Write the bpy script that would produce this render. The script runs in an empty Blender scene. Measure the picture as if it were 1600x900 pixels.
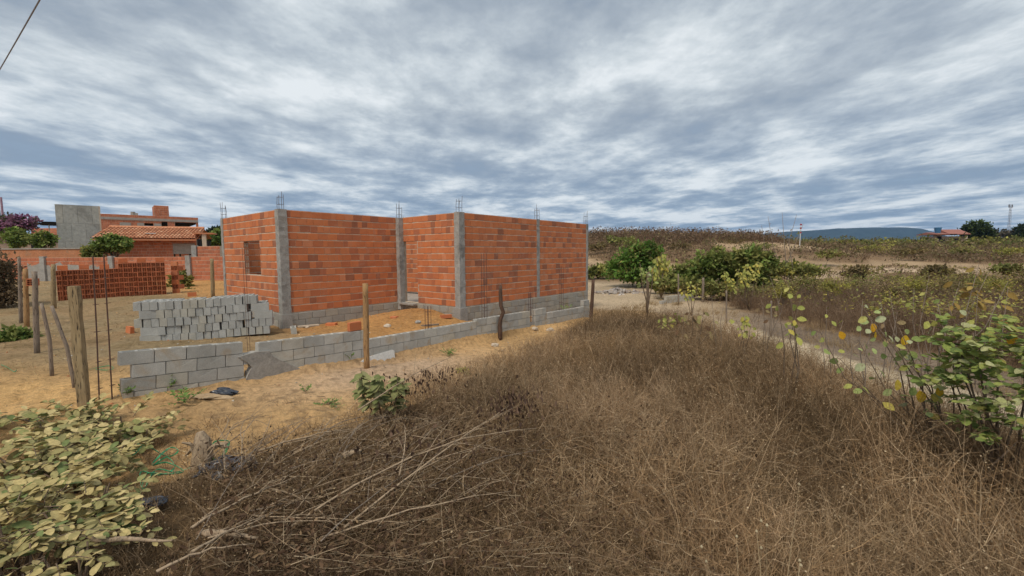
import bpy, math, random
import numpy as np
from mathutils import Matrix, Vector, Euler

random.seed(7)
RNG = np.random.default_rng(7)
S = bpy.context.scene
COL = S.collection
R = math.radians

# ------------------------------------------------------------------ camera
EYE = 2.05
FPX, CX, CY = 686.0, 800.0, 450.0            # focal length and centre in pixels of a 1600x900 frame
cam_d = bpy.data.cameras.new('camera')
cam = bpy.data.objects.new('camera', cam_d)
COL.objects.link(cam)
cam_d.sensor_width = 36.0
cam_d.lens = FPX / 1600 * 36
cam_d.clip_start, cam_d.clip_end = 0.05, 20000
CAM_R = Matrix.Rotation(R(90 - 4.38), 3, 'X') @ Matrix.Rotation(R(-0.41), 3, 'Z')
cam.matrix_world = Matrix.Translation((0, 0, EYE)) @ CAM_R.to_4x4()
S.camera = cam

# ------------------------------------------------------------------ light
SUN_EL, SUN_AZ = 58.0, 205.0                  # azimuth clockwise from +Y: behind the camera, a little to the left
sun_d = bpy.data.lights.new('sun', 'SUN')
sun_d.energy = 1.5
sun_d.angle = R(16)
sun_d.color = (1.0, 0.925, 0.80)
sun = bpy.data.objects.new('sun', sun_d)
COL.objects.link(sun)
sd = Vector((math.cos(R(SUN_EL)) * math.sin(R(SUN_AZ)), math.cos(R(SUN_EL)) * math.cos(R(SUN_AZ)), math.sin(R(SUN_EL))))
sun.rotation_euler = sd.to_track_quat('Z', 'Y').to_euler()
S.view_settings.view_transform = 'Standard'
S.view_settings.look = 'None'
S.view_settings.gamma = 1.0
S.view_settings.exposure = 0.72
S.render.resolution_x, S.render.resolution_y = 1024, 576
S.cycles.max_bounces = 6
S.cycles.volume_bounces = 0

# ------------------------------------------------------------------ world: overcast deck of stratocumulus over a blue sky
class NT:
    def __init__(s, tree):
        s.t = tree
        s.n = tree.nodes
    def add(s, typ, **kw):
        n = s.n.new(typ)
        ins = kw.pop('ins', {})
        for k, v in kw.items():
            setattr(n, k, v)
        for k, v in ins.items():
            sock = n.inputs[k]
            if hasattr(v, 'is_output') or isinstance(v, bpy.types.NodeSocket):
                s.t.links.new(v, sock)
            else:
                sock.default_value = v
        return n
    def math(s, op, a, b=0.0, clamp=False):
        return s.add('ShaderNodeMath', operation=op, use_clamp=clamp, ins={0: a, 1: b}).outputs[0]
    def mix(s, f, a, b, typ='MIX'):
        m = s.n.new('ShaderNodeMix')
        m.data_type = 'RGBA'
        m.blend_type = typ
        for i, v in ((0, f), (6, a), (7, b)):
            if isinstance(v, bpy.types.NodeSocket):
                s.t.links.new(v, m.inputs[i])
            else:
                m.inputs[i].default_value = v if not (isinstance(v, tuple) and len(v) == 3) else (*v, 1)
        return m.outputs[2]
    def noise(s, vec, scale, detail=4, rough=0.55, dist=0.0, dims='3D'):
        n = s.add('ShaderNodeTexNoise', noise_dimensions=dims, ins={'Scale': scale, 'Detail': detail, 'Roughness': rough, 'Distortion': dist})
        if vec is not None:
            s.t.links.new(vec, n.inputs['Vector'])
        return n.outputs[0]
    def ramp(s, fac, stops, interp='LINEAR'):
        r = s.n.new('ShaderNodeValToRGB')
        r.color_ramp.interpolation = interp
        el = r.color_ramp.elements
        while len(el) < len(stops):
            el.new(0.5)
        for e, (p, c) in zip(el, stops):
            e.position = p
            e.color = (*c, 1) if len(c) == 3 else c
        s.t.links.new(fac, r.inputs[0])
        return r.outputs[0]
    def maprange(s, v, a, b, c=0.0, d=1.0, smooth=False):
        m = s.add('ShaderNodeMapRange', ins={0: v, 1: a, 2: b, 3: c, 4: d})
        if smooth:
            m.interpolation_type = 'SMOOTHSTEP'
        return m.outputs[0]

W = bpy.data.worlds.new('World')
S.world = W
W.use_nodes = True
W.node_tree.nodes.clear()
w = NT(W.node_tree)
sky = w.add('ShaderNodeTexSky', sky_type='NISHITA', sun_disc=False, sun_elevation=R(SUN_EL), sun_rotation=R(SUN_AZ))
gen = w.add('ShaderNodeTexCoord').outputs['Generated']
sep = w.add('ShaderNodeSeparateXYZ', ins={0: gen})
zc = w.math('ADD', w.math('MAXIMUM', sep.outputs[2], 0.0), 0.060)
px_ = w.math('DIVIDE', sep.outputs[0], zc)
py_ = w.math('DIVIDE', sep.outputs[1], zc)
plane = w.add('ShaderNodeCombineXYZ', ins={0: px_, 1: py_, 2: 0.0}).outputs[0]
def warp(loc, rot, scale):
    return w.add('ShaderNodeMapping', ins={0: plane, 1: loc, 2: (0, 0, R(rot)), 3: scale}).outputs[0]
big = w.noise(warp((3.1, 7.7, 0), 24, (0.85, 0.66, 1)), 1.0, 4, 0.5, 0.2)
mid = w.noise(warp((1.3, 2.2, 4), -20, (2.2, 1.6, 1)), 1.0, 8, 0.62, 0.1)
fine = w.noise(warp((9.3, 5.2, 1), 10, (7.0, 6.0, 1)), 1.0, 8, 0.70, 0.0)
dens = w.math('ADD', w.math('ADD', w.math('MULTIPLY', big, 0.54), w.math('MULTIPLY', mid, 0.40)), w.math('MULTIPLY', fine, 0.10))
elev = w.maprange(sep.outputs[2], 0.0, 0.30)
cl_hi = w.ramp(dens, [(0.41, (0.31, 0.37, 0.44)), (0.465, (0.385, 0.445, 0.51)), (0.515, (0.49, 0.55, 0.605)), (0.56, (0.63, 0.69, 0.73)), (0.615, (0.83, 0.875, 0.90))])
cl_lo = w.ramp(dens, [(0.43, (0.20, 0.295, 0.43)), (0.475, (0.275, 0.375, 0.505)), (0.515, (0.40, 0.495, 0.61)), (0.55, (0.59, 0.67, 0.745)), (0.595, (0.79, 0.845, 0.88))])
cloud = w.mix(elev, cl_lo, cl_hi)
CLOUD_GAIN = 6.1
cl = w.mix(1.0, cloud, (CLOUD_GAIN, CLOUD_GAIN, CLOUD_GAIN), 'MULTIPLY')
cover = w.maprange(dens, 0.36, 0.45, 0.86, 0.97)
col = w.mix(cover, sky.outputs[0], cl)
bg = w.add('ShaderNodeBackground', ins={0: col, 1: 0.1})
wo = w.add('ShaderNodeOutputWorld')
W.node_tree.links.new(bg.outputs[0], wo.inputs[0])

# ------------------------------------------------------------------ helpers: tagging, meshes
def tag(o, label=None, cat=None, group=None, kind=None):
    if label: o['label'] = label
    if cat: o['category'] = cat
    if group: o['group'] = group
    if kind: o['kind'] = kind
    return o

def empty(name, loc, label, cat, group=None, rz=0.0):
    o = bpy.data.objects.new(name, None)
    o.location = loc
    o.rotation_euler = (0, 0, rz)
    o.empty_display_size = 0.1
    COL.objects.link(o)
    return tag(o, label, cat, group)

def link(name, me, parent=None, loc=None, rot=None, scale=None):
    o = bpy.data.objects.new(name, me)
    COL.objects.link(o)
    if parent: o.parent = parent
    if loc is not None: o.location = loc
    if rot is not None: o.rotation_euler = rot
    if scale is not None: o.scale = scale
    return o

def rel(parent, p):
    """a world point in the frame of an unrotated parent Empty"""
    return (p[0] - parent.location[0], p[1] - parent.location[1], p[2] - parent.location[2])

class MB:
    """plain mesh collector (lists)"""
    def __init__(s):
        s.v, s.f = [], []
    def add(s, vs, fs):
        k = len(s.v)
        s.v += [tuple(p) for p in vs]
        s.f += [tuple(i + k for i in f) for f in fs]
    def box(s, c, d, rz=0.0, tilt=0.0):
        x, y, z = d[0] / 2, d[1] / 2, d[2] / 2
        m = Matrix.Translation(c) @ Matrix.Rotation(rz, 4, 'Z') @ Matrix.Rotation(tilt, 4, 'Y')
        vs = [m @ Vector(p) for p in ((-x, -y, -z), (x, -y, -z), (x, y, -z), (-x, y, -z), (-x, -y, z), (x, -y, z), (x, y, z), (-x, y, z))]
        s.add(vs, ((0, 3, 2, 1), (4, 5, 6, 7), (0, 1, 5, 4), (1, 2, 6, 5), (2, 3, 7, 6), (3, 0, 4, 7)))
    def tube(s, pts, rad, sides=6, cap=True):
        pts = [Vector(p) for p in pts]
        n = len(pts)
        if not hasattr(rad, '__len__'): rad = [rad] * n
        k = len(s.v)
        up = None
        for i, p in enumerate(pts):
            d = (pts[min(i + 1, n - 1)] - pts[max(i - 1, 0)]).normalized()
            if up is None:
                up = Vector((0, 0, 1)) if abs(d.z) < 0.9 else Vector((1, 0, 0))
            a = d.cross(up).normalized()
            b = a.cross(d).normalized()
            up = b
            for j in range(sides):
                t = 2 * math.pi * j / sides
                s.v.append(tuple(p + a * (math.cos(t) * rad[i]) + b * (math.sin(t) * rad[i])))
        for i in range(n - 1):
            for j in range(sides):
                j2 = (j + 1) % sides
                s.f.append((k + i * sides + j, k + i * sides + j2, k + (i + 1) * sides + j2, k + (i + 1) * sides + j))
        if cap:
            s.f.append(tuple(k + j for j in range(sides)))
            s.f.append(tuple(k + (n - 1) * sides + j for j in reversed(range(sides))))
    def mesh(s, name, mat, smooth=False):
        me = bpy.data.meshes.new(name)
        me.from_pydata(s.v, [], s.f)
        if mat: me.materials.append(mat)
        me.validate()
        # outward normals
        import bmesh
        bm = bmesh.new(); bm.from_mesh(me)
        bmesh.ops.recalc_face_normals(bm, faces=bm.faces)
        bm.to_mesh(me); bm.free()
        if smooth:
            me.polygons.foreach_set('use_smooth', [True] * len(me.polygons))
        return me
    def build(s, name, mat, parent=None, loc=None, rot=None, smooth=False):
        return link(name, s.mesh(name, mat, smooth), parent, loc, rot)

class Soup:
    """numpy mesh collector with a colour per vertex, for foliage"""
    def __init__(s):
        s.v, s.c, s.q, s.t, s.n = [], [], [], [], 0
    def add(s, v, c, quads=None, tris=None):
        s.v.append(v.astype(np.float32)); s.c.append(c.astype(np.float32))
        if quads is not None and len(quads): s.q.append(quads + s.n)
        if tris is not None and len(tris): s.t.append(tris + s.n)
        s.n += len(v)
    def tris(s):
        return sum(len(x) for x in s.t) + 2 * sum(len(x) for x in s.q)
    def mesh(s, name, mat, origin=(0, 0, 0)):
        V = np.concatenate(s.v) - np.array(origin, np.float32)
        C = np.concatenate(s.c)
        Q = np.concatenate(s.q) if s.q else np.zeros((0, 4), int)
        T = np.concatenate(s.t) if s.t else np.zeros((0, 3), int)
        me = bpy.data.meshes.new(name)
        me.vertices.add(len(V)); me.vertices.foreach_set('co', V.ravel())
        li = np.concatenate([Q.ravel(), T.ravel()]).astype(np.int32)
        me.loops.add(len(li)); me.loops.foreach_set('vertex_index', li)
        st = np.concatenate([np.arange(len(Q)) * 4, len(Q) * 4 + np.arange(len(T)) * 3]).astype(np.int32)
        me.polygons.add(len(st)); me.polygons.foreach_set('loop_start', st)
        at = me.color_attributes.new('col', 'FLOAT_COLOR', 'POINT')
        at.data.foreach_set('color', np.concatenate([C, np.ones((len(C), 1), np.float32)], 1).ravel())
        me.update(calc_edges=True)
        me.materials.append(mat)
        return me
    def build(s, name, mat, parent=None, origin=None):
        o = link(name, s.mesh(name, mat, origin or (0, 0, 0)), parent)
        if origin is not None and parent is None: o.location = origin
        return o

def unit(a):
    return a / np.maximum(np.linalg.norm(a, axis=-1, keepdims=True), 1e-9)

def ribbons(soup, base, d, length, width, col, segs=3, curve=0.25, rng=RNG, taper=0.35, sag=0.0, ret=False):
    """thin stems: curved strips starting at base along d"""
    n = len(base)
    d = unit(d)
    bend = unit(rng.normal(size=(n, 3))) * curve
    bend[:, 2] -= sag
    t = np.linspace(0, 1, segs + 1)
    L = length[:, None, None]
    P = base[:, None, :] + L * (d[:, None, :] * t[None, :, None] + bend[:, None, :] * (t ** 2)[None, :, None])
    side = unit(np.cross(d, unit(rng.normal(size=(n, 3)))))
    wd = width[:, None] * (1 - (1 - taper) * t)[None, :] * 0.5
    A = P - side[:, None, :] * wd[:, :, None]
    B = P + side[:, None, :] * wd[:, :, None]
    V = np.stack([A, B], 2).reshape(-1, 3)
    k = (np.arange(n) * (segs + 1) * 2)[:, None] + (np.arange(segs) * 2)[None, :]
    Q = np.stack([k, k + 1, k + 3, k + 2], -1).reshape(-1, 4)
    C = np.repeat(col, (segs + 1) * 2, 0)
    soup.add(V, C, quads=Q)
    if ret: return P, d + bend

def blades(soup, pos, d, nrm, ln, wd, col, fold=0.18, full=True):
    """leaves: 8-point folded blades (full) or plain rhombs"""
    n = len(pos)
    d = unit(d)
    s_ = unit(np.cross(d, nrm)); u_ = unit(np.cross(s_, d))
    ln = ln[:, None]; wd = wd[:, None]
    if full:
        pt = lambda a, b, c: pos + d * ln * a + s_ * wd * b + u_ * ln * c
        V = np.stack([pt(0, 0, 0), pt(.36, 0, -.02), pt(.72, 0, -.05), pt(1, 0, -.16),
                      pt(.30, -.5, fold * .4), pt(.70, -.40, fold * .25 - .05), pt(.30, .5, fold * .4), pt(.70, .40, fold * .25 - .05)], 1)
        k = (np.arange(n) * 8)[:, None]
        T = np.concatenate([k + np.array(a)[None] for a in ((0, 1, 4), (2, 3, 5), (0, 6, 1), (2, 7, 3))])
        Q = np.concatenate([k + np.array(a)[None] for a in ((4, 1, 2, 5), (1, 6, 7, 2))])
        soup.add(V.reshape(-1, 3), np.repeat(col, 8, 0), quads=Q, tris=T)
    else:
        V = np.stack([pos, pos + d * ln * .45 - s_ * wd * .5, pos + d * ln, pos + d * ln * .45 + s_ * wd * .5], 1)
        k = (np.arange(n) * 4)[:, None]
        soup.add(V.reshape(-1, 3), np.repeat(col, 4, 0), quads=k + np.arange(4)[None])

def pick(pal, n, rng=RNG, jit=0.15):
    pal = np.array(pal)
    c = pal[rng.integers(0, len(pal), n)]
    return np.clip(c * (1 + rng.normal(0, jit, (n, 1))), 0.005, 0.9)

def inside(poly, x, y):
    poly = np.array(poly, float)
    r = np.zeros(x.shape, bool)
    j = len(poly) - 1
    for i in range(len(poly)):
        xi, yi, xj, yj = *poly[i], *poly[j]
        c = ((yi > y) != (yj > y)) & (x < (xj - xi) * (y - yi) / (yj - yi + 1e-12) + xi)
        r ^= c
        j = i
    return r

def scatter(poly, n, rng=RNG):
    poly = np.array(poly, float)
    lo, hi = poly.min(0), poly.max(0)
    out = np.zeros((0, 2))
    while len(out) < n:
        p = rng.uniform(lo, hi, (n * 2, 2))
        out = np.concatenate([out, p[inside(poly, p[:, 0], p[:, 1])]])
    return out[:n]

# ------------------------------------------------------------------ the lie of the land
_T = np.random.default_rng(3).random((256, 256))
def vn(x, y):
    xi, yi = np.floor(x).astype(int), np.floor(y).astype(int)
    fx, fy = x - xi, y - yi
    fx, fy = fx * fx * (3 - 2 * fx), fy * fy * (3 - 2 * fy)
    g = lambda a, b: _T[a & 255, b & 255]
    return (g(xi, yi) * (1 - fx) + g(xi + 1, yi) * fx) * (1 - fy) + (g(xi, yi + 1) * (1 - fx) + g(xi + 1, yi + 1) * fx) * fy - 0.5
def fbm(x, y, o=4):
    r = 0
    for i in range(o):
        r = r + vn(x * 2 ** i + 17.3 * i, y * 2 ** i + 5.1 * i) / 2 ** i
    return r
def sm(a, b, x):
    t = np.clip((x - a) / (b - a), 0, 1)
    return t * t * (3 - 2 * t)

U = np.array((0.639, 0.769)); U = U / np.linalg.norm(U)
Vv = np.array((-U[1], U[0]))
ANG_U = math.atan2(U[1], U[0])
L0 = np.array((-5.65, 6.2))                   # left end of the boundary wall
HA = np.array((-6.35, 12.1))                  # near corner of the house
HB = HA + U * 3.96
HC = HB - Vv * 2.92
HE = HC + U * 7.61
HL = HA + Vv * 4.5

def dist_line(x, y, pts):
    d = np.full(np.shape(x), 1e9)
    for (ax, ay), (bx, by) in zip(pts[:-1], pts[1:]):
        t = np.clip(((x - ax) * (bx - ax) + (y - ay) * (by - ay)) / ((bx - ax) ** 2 + (by - ay) ** 2), 0, 1)
        d = np.minimum(d, np.hypot(x - ax - t * (bx - ax), y - ay - t * (by - ay)))
    return d

GRASS = [(-2.6, 0.2), (-3.3, 2.2), (-3.6, 3.6), (-2.9, 4.6), (-2.1, 5.6), (-1.5, 7.2), (-0.7, 8.7), (0.6, 11.2), (2.0, 14.0), (3.2, 15.6), (5.6, 15.2), (6.6, 13.0), (6.6, 9.5), (6.35, 7.6), (6.5, 5.6), (7.2, 3.2), (7.5, 0.2)]
PATH = [(7.0, 23), (7.4, 19.5), (7.8, 16), (7.75, 12.5), (7.6, 9.2), (7.55, 7.0), (7.8, 5.0), (8.4, 2.0)]
TRAIL = [(8.6, 20), (9.0, 16), (9.2, 12), (9.3, 8.6), (10.0, 5)]
BAND = [(17, 33), (24, 39), (36, 42), (52, 41), (70, 43)]

def gz(x, y):
    x = np.asarray(x, float); y = np.asarray(y, float)
    t = (x - L0[0]) * U[0] + (y - L0[1]) * U[1]
    n = (x - L0[0]) * Vv[0] + (y - L0[1]) * Vv[1]
    front = -0.05 - 0.26 * sm(0, 5.2, t)
    front = front - 0.08 * sm(0.0, -3.0, n) * sm(-6, 1, t) - 0.10 * sm(-1.0, -4.0, t)
    front = front - 0.07 * sm(2.5, 5, t) + 0.13 * np.exp(-((t - 4.0) / 1.3) ** 2 - ((n + 0.75) / 0.55) ** 2)
    lot = 0.03 - 0.27 * sm(6.5, 12.5, t)
    mx, my = x + 3.0, y - 13.7
    lot = lot + 0.34 * np.exp(-(mx * mx + my * my) / 1.7)
    lot = lot + 0.05 * vn(x * 0.9, y * 0.9) + 0.035 * fbm(x * 4, y * 4, 3) * sm(3, 5, t) * sm(0.2, .6, n)
    k = sm(-0.12, 0.10, n) * sm(13.6, 13.0, t)
    k = np.where(t < 0, sm(-3.0, 1.0, n) , k)
    z = front * (1 - k) + lot * k
    z = z + 0.045 * np.clip(y - 8, 0, 20) * sm(-5.5, -9.5, x)
    z = z + 0.034 * np.clip(y - 27, 0, 170) * sm(-14, -2, x)
    z = z + 3.1 * np.exp(-((y - 80) / 24) ** 2) * sm(0, 14, x) * (1 - 0.75 * sm(34, 62, x))
    z = z + np.clip(y - 30, 0, 60) / 60 * 1.5 * fbm(x * 0.05, y * 0.05, 3) * sm(-6, 4, x)
    z = z - 0.10 * np.exp(-(dist_line(x, y, TRAIL) / 1.0) ** 2)
    rough = sm(26, 4, np.hypot(x, y))
    z = z + rough * (0.05 * fbm(x * 1.6, y * 1.6, 3) + 0.02 * vn(x * 7, y * 7))
    z = z - 0.5 * sm(2.5, 0, np.hypot(x, y + 1.0)) * 0
    return z
def g1(x, y):
    return float(gz(np.array([x]), np.array([y]))[0])

_CM = np.array(CAM_R)
def ray(px, py):
    d = _CM @ np.array(((px - CX) / FPX, -(py - CY) / FPX, -1.0))
    return d / d[1]
def P(px, py, y):
    """the place seen at a pixel of the photograph, at a given distance ahead"""
    d = ray(px, py) * y
    return np.array((d[0], d[1], d[2] + EYE))
def G(px, py):
    """the ground seen at a pixel of the photograph"""
    d = ray(px, py)
    ys = np.geomspace(1.2, 300, 1500)
    h = EYE + d[2] * ys - gz(d[0] * ys, ys)
    i = int(np.argmax(h < 0))
    y = ys[i] if h[i] < 0 else 300.0
    return np.array((d[0] * y, y, g1(d[0] * y, y)))
def W_(t, n=0.0):
    p = L0 + U * t + Vv * n
    return p

# ------------------------------------------------------------------ materials
def new_mat(name):
    m = bpy.data.materials.new(name)
    m.use_nodes = True
    m.node_tree.nodes.clear()
    k = NT(m.node_tree)
    out = k.add('ShaderNodeOutputMaterial')
    bs = k.add('ShaderNodeBsdfPrincipled')
    m.node_tree.links.new(bs.outputs[0], out.inputs[0])
    bs.inputs['Specular IOR Level'].default_value = 0.25
    return m, k, bs, out
def setin(k, bs, name, v):
    if isinstance(v, bpy.types.NodeSocket): k.t.links.new(v, bs.inputs[name])
    else: bs.inputs[name].default_value = v
def bump(k, bs, h, strength=0.4, dist=0.02):
    b = k.add('ShaderNodeBump', ins={'Strength': strength, 'Distance': dist, 'Height': h})
    k.t.links.new(b.outputs[0], bs.inputs['Normal'])
def coords(k):
    return k.add('ShaderNodeNewGeometry').outputs['Position']

def mat_clay(name, stops, dirty=0.22, mort=(0.42, 0.36, 0.29)):
    m, k, bs, out = new_mat(name)
    geo = k.add('ShaderNodeNewGeometry')
    obr = k.add('ShaderNodeObjectInfo').outputs['Random']
    h = k.math('FRACT', k.math('ADD', k.math('MULTIPLY', geo.outputs['Random Per Island'], 7.31), k.math('MULTIPLY', obr, 13.7)))
    base = k.ramp(h, stops, 'LINEAR')
    pos = geo.outputs['Position']
    blot = k.noise(pos, 5.5, 4, 0.6)
    base = k.mix(k.maprange(blot, 0.45, 0.72, 0, 0.35), base, (0.32, 0.14, 0.08))
    sme = k.noise(pos, 2.1, 5, 0.7, 0.6)
    base = k.mix(k.maprange(sme, 0.56, 0.70, 0, dirty), base, mort)
    fine = k.noise(pos, 60, 3, 0.6)
    base = k.mix(k.maprange(fine, 0.3, 0.7, 0.0, 0.22), base, (0.62, 0.26, 0.13))
    setin(k, bs, 'Base Color', base)
    setin(k, bs, 'Roughness', 0.88)
    z = k.add('ShaderNodeSeparateXYZ', ins={0: pos}).outputs[2]
    groove = k.math('SINE', k.math('MULTIPLY', z, 230.0))
    bump(k, bs, k.math('ADD', k.math('MULTIPLY', groove, 0.25), k.noise(pos, 45, 4, 0.6)), 0.45, 0.006)
    return m

def mat_rock(name, c1, c2, scale=3.0, rough=0.9, c3=None, bscale=40, bstr=0.5, per=0.0):
    m, k, bs, out = new_mat(name)
    geo = k.add('ShaderNodeNewGeometry')
    pos = geo.outputs['Position']
    a = k.noise(pos, scale, 5, 0.62, 0.3)
    col = k.mix(k.maprange(a, 0.32, 0.68), c1, c2)
    if c3:
        col = k.mix(k.maprange(k.noise(pos, scale * 0.7, 4, 0.6, 0.8), 0.55, 0.68), col, c3)
    f = k.noise(pos, bscale, 3, 0.7)
    col = k.mix(1.0, col, k.ramp(f, [(0.25, (0.72, 0.72, 0.72)), (0.75, (1.15, 1.15, 1.15))]), 'MULTIPLY')
    if per:
        obr = k.add('ShaderNodeObjectInfo').outputs['Random']
        h = k.math('FRACT', k.math('ADD', k.math('MULTIPLY', geo.outputs['Random Per Island'], 5.31), k.math('MULTIPLY', obr, 11.7)))
        col = k.mix(1.0, col, k.ramp(h, [(0, (1 - per,) * 3), (0.6, (1, 1, 1)), (0.8, (1.0, 0.95, 0.86)), (1, (1 + per * .6,) * 3)]), 'MULTIPLY')
    setin(k, bs, 'Base Color', col)
    setin(k, bs, 'Roughness', rough)
    bump(k, bs, k.math('ADD', f, k.math('MULTIPLY', a, 1.5)), bstr, 0.01)
    return m

def mat_wood(name, c1, c2, c3=(0.05, 0.035, 0.025)):
    m, k, bs, out = new_mat(name)
    tc = k.add('ShaderNodeTexCoord').outputs['Object']
    st = k.add('ShaderNodeMapping', ins={0: tc, 3: (9, 9, 0.9)}).outputs[0]
    a = k.noise(st, 4.0, 5, 0.65, 0.4)
    col = k.mix(k.maprange(a, 0.35, 0.65), c1, c2)
    crack = k.noise(st, 9.0, 3, 0.5, 0.2)
    col = k.mix(k.maprange(crack, 0.60, 0.68), col, c3)
    setin(k, bs, 'Base Color', col)
    setin(k, bs, 'Roughness', 0.85)
    bump(k, bs, k.math('SUBTRACT', a, k.math('MULTIPLY', k.maprange(crack, 0.58, 0.68), 1.2)), 0.6, 0.01)
    return m

def mat_plant(name, trans=0.25, rough=0.75, detail=True):
    m, k, bs, out = new_mat(name)
    c = k.add('ShaderNodeVertexColor', layer_name='col').outputs[0]
    if detail:
        pos = k.add('ShaderNodeNewGeometry').outputs['Position']
        c = k.mix(1.0, c, k.ramp(k.noise(pos, 55, 3, 0.6), [(0.3, (0.78, 0.76, 0.74)), (0.7, (1.15, 1.15, 1.12))]), 'MULTIPLY')
    setin(k, bs, 'Base Color', c)
    setin(k, bs, 'Roughness', rough)
    bs.inputs['Specular IOR Level'].default_value = 0.12
    if trans:
        tr = k.add('ShaderNodeBsdfTranslucent', ins={0: c})
        mx = k.add('ShaderNodeMixShader', ins={0: trans, 1: bs.outputs[0], 2: tr.outputs[0]})
        k.t.links.new(mx.outputs[0], out.inputs[0])
    return m

def mat_flat(name, c, rough=0.6, spec=0.3, metal=0.0, var=0.2, scale=8):
    m, k, bs, out = new_mat(name)
    pos = coords(k)
    a = k.noise(pos, scale, 4, 0.6)
    lo = tuple(v * (1 - var) for v in c); hi = tuple(min(1, v * (1 + var)) for v in c)
    setin(k, bs, 'Base Color', k.mix(k.maprange(a, 0.3, 0.7), lo, hi))
    setin(k, bs, 'Roughness', rough)
    bs.inputs['Specular IOR Level'].default_value = spec
    bs.inputs['Metallic'].default_value = metal
    return m

CLAY_STOPS = [(0.0, (0.26, 0.10, 0.058)), (0.12, (0.39, 0.128, 0.064)), (0.28, (0.50, 0.155, 0.060)), (0.6, (0.58, 0.180, 0.064)), (0.9, (0.53, 0.180, 0.074)), (1.0, (0.60, 0.23, 0.112))]
M = {}
M['clay'] = mat_clay('clay_brick', CLAY_STOPS)
M['clay_far'] = mat_clay('old_clay_brick', [(0.0, (0.36, 0.12, 0.065)), (0.5, (0.46, 0.145, 0.075)), (1.0, (0.54, 0.19, 0.10))], 0.35)
M['clay_stack'] = mat_clay('stacked_clay', [(0.0, (0.30, 0.095, 0.045)), (0.5, (0.42, 0.125, 0.055)), (1.0, (0.54, 0.18, 0.08))], 0.15)
M['mortar'] = mat_rock('mortar', (0.47, 0.385, 0.29), (0.61, 0.51, 0.395), 6, 0.95)
M['mortar_grey'] = mat_rock('grey_mortar', (0.30, 0.28, 0.25), (0.40, 0.37, 0.33), 5, 0.95, bscale=25)
M['concrete'] = mat_rock('pillar_concrete', (0.29, 0.275, 0.25), (0.40, 0.38, 0.35), 2.2, 0.9, (0.22, 0.205, 0.185), 30, 0.6)
M['block'] = mat_rock('concrete_block', (0.42, 0.405, 0.365), (0.54, 0.52, 0.475), 3.2, 0.93, (0.45, 0.37, 0.275), 90, 0.6, per=0.16)
M['block_old'] = mat_rock('base_block', (0.33, 0.31, 0.275), (0.42, 0.40, 0.35), 2.0, 0.93, (0.38, 0.29, 0.20), 60, 0.6, per=0.12)
M['plaster'] = mat_rock('grey_plaster', (0.32, 0.32, 0.29), (0.42, 0.42, 0.385), 0.6, 0.9, (0.27, 0.27, 0.24), 3, 0.2)
M['post'] = mat_wood('weathered_post', (0.36, 0.27, 0.15), (0.25, 0.18, 0.10))
M['post_orange'] = mat_wood('round_post', (0.42, 0.25, 0.11), (0.30, 0.17, 0.08))
M['post_dark'] = mat_wood('dark_branch_post', (0.13, 0.075, 0.05), (0.085, 0.05, 0.035))
M['stick'] = mat_wood('dry_stick', (0.40, 0.30, 0.20), (0.28, 0.20, 0.13))
M['stick_grey'] = mat_wood('grey_stick', (0.28, 0.22, 0.17), (0.19, 0.15, 0.115))
M['stem'] = mat_wood('live_stem', (0.13, 0.085, 0.06), (0.20, 0.15, 0.10))
M['rust'] = mat_flat('rusty_steel', (0.13, 0.075, 0.06), 0.75, 0.3, 0.3, 0.3, 20)
M['steel'] = mat_flat('grey_steel', (0.22, 0.22, 0.24), 0.6, 0.4, 0.5, 0.2)
M['plant'] = mat_plant('leaf', 0.28)
M['plant_dusty'] = mat_plant('dusty_leaf', 0.10, 0.9)
M['dry'] = mat_plant('dry_stems', 0.12, 0.9, False)
M['far_plant'] = mat_plant('far_leaf', 0.3, 0.9, False)
M['dark'] = mat_flat('inside_shade_black', (0.02, 0.018, 0.016), 0.9, 0.1)  # near-black: shade painted into interiors and openings; the canopy itself is black

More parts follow.
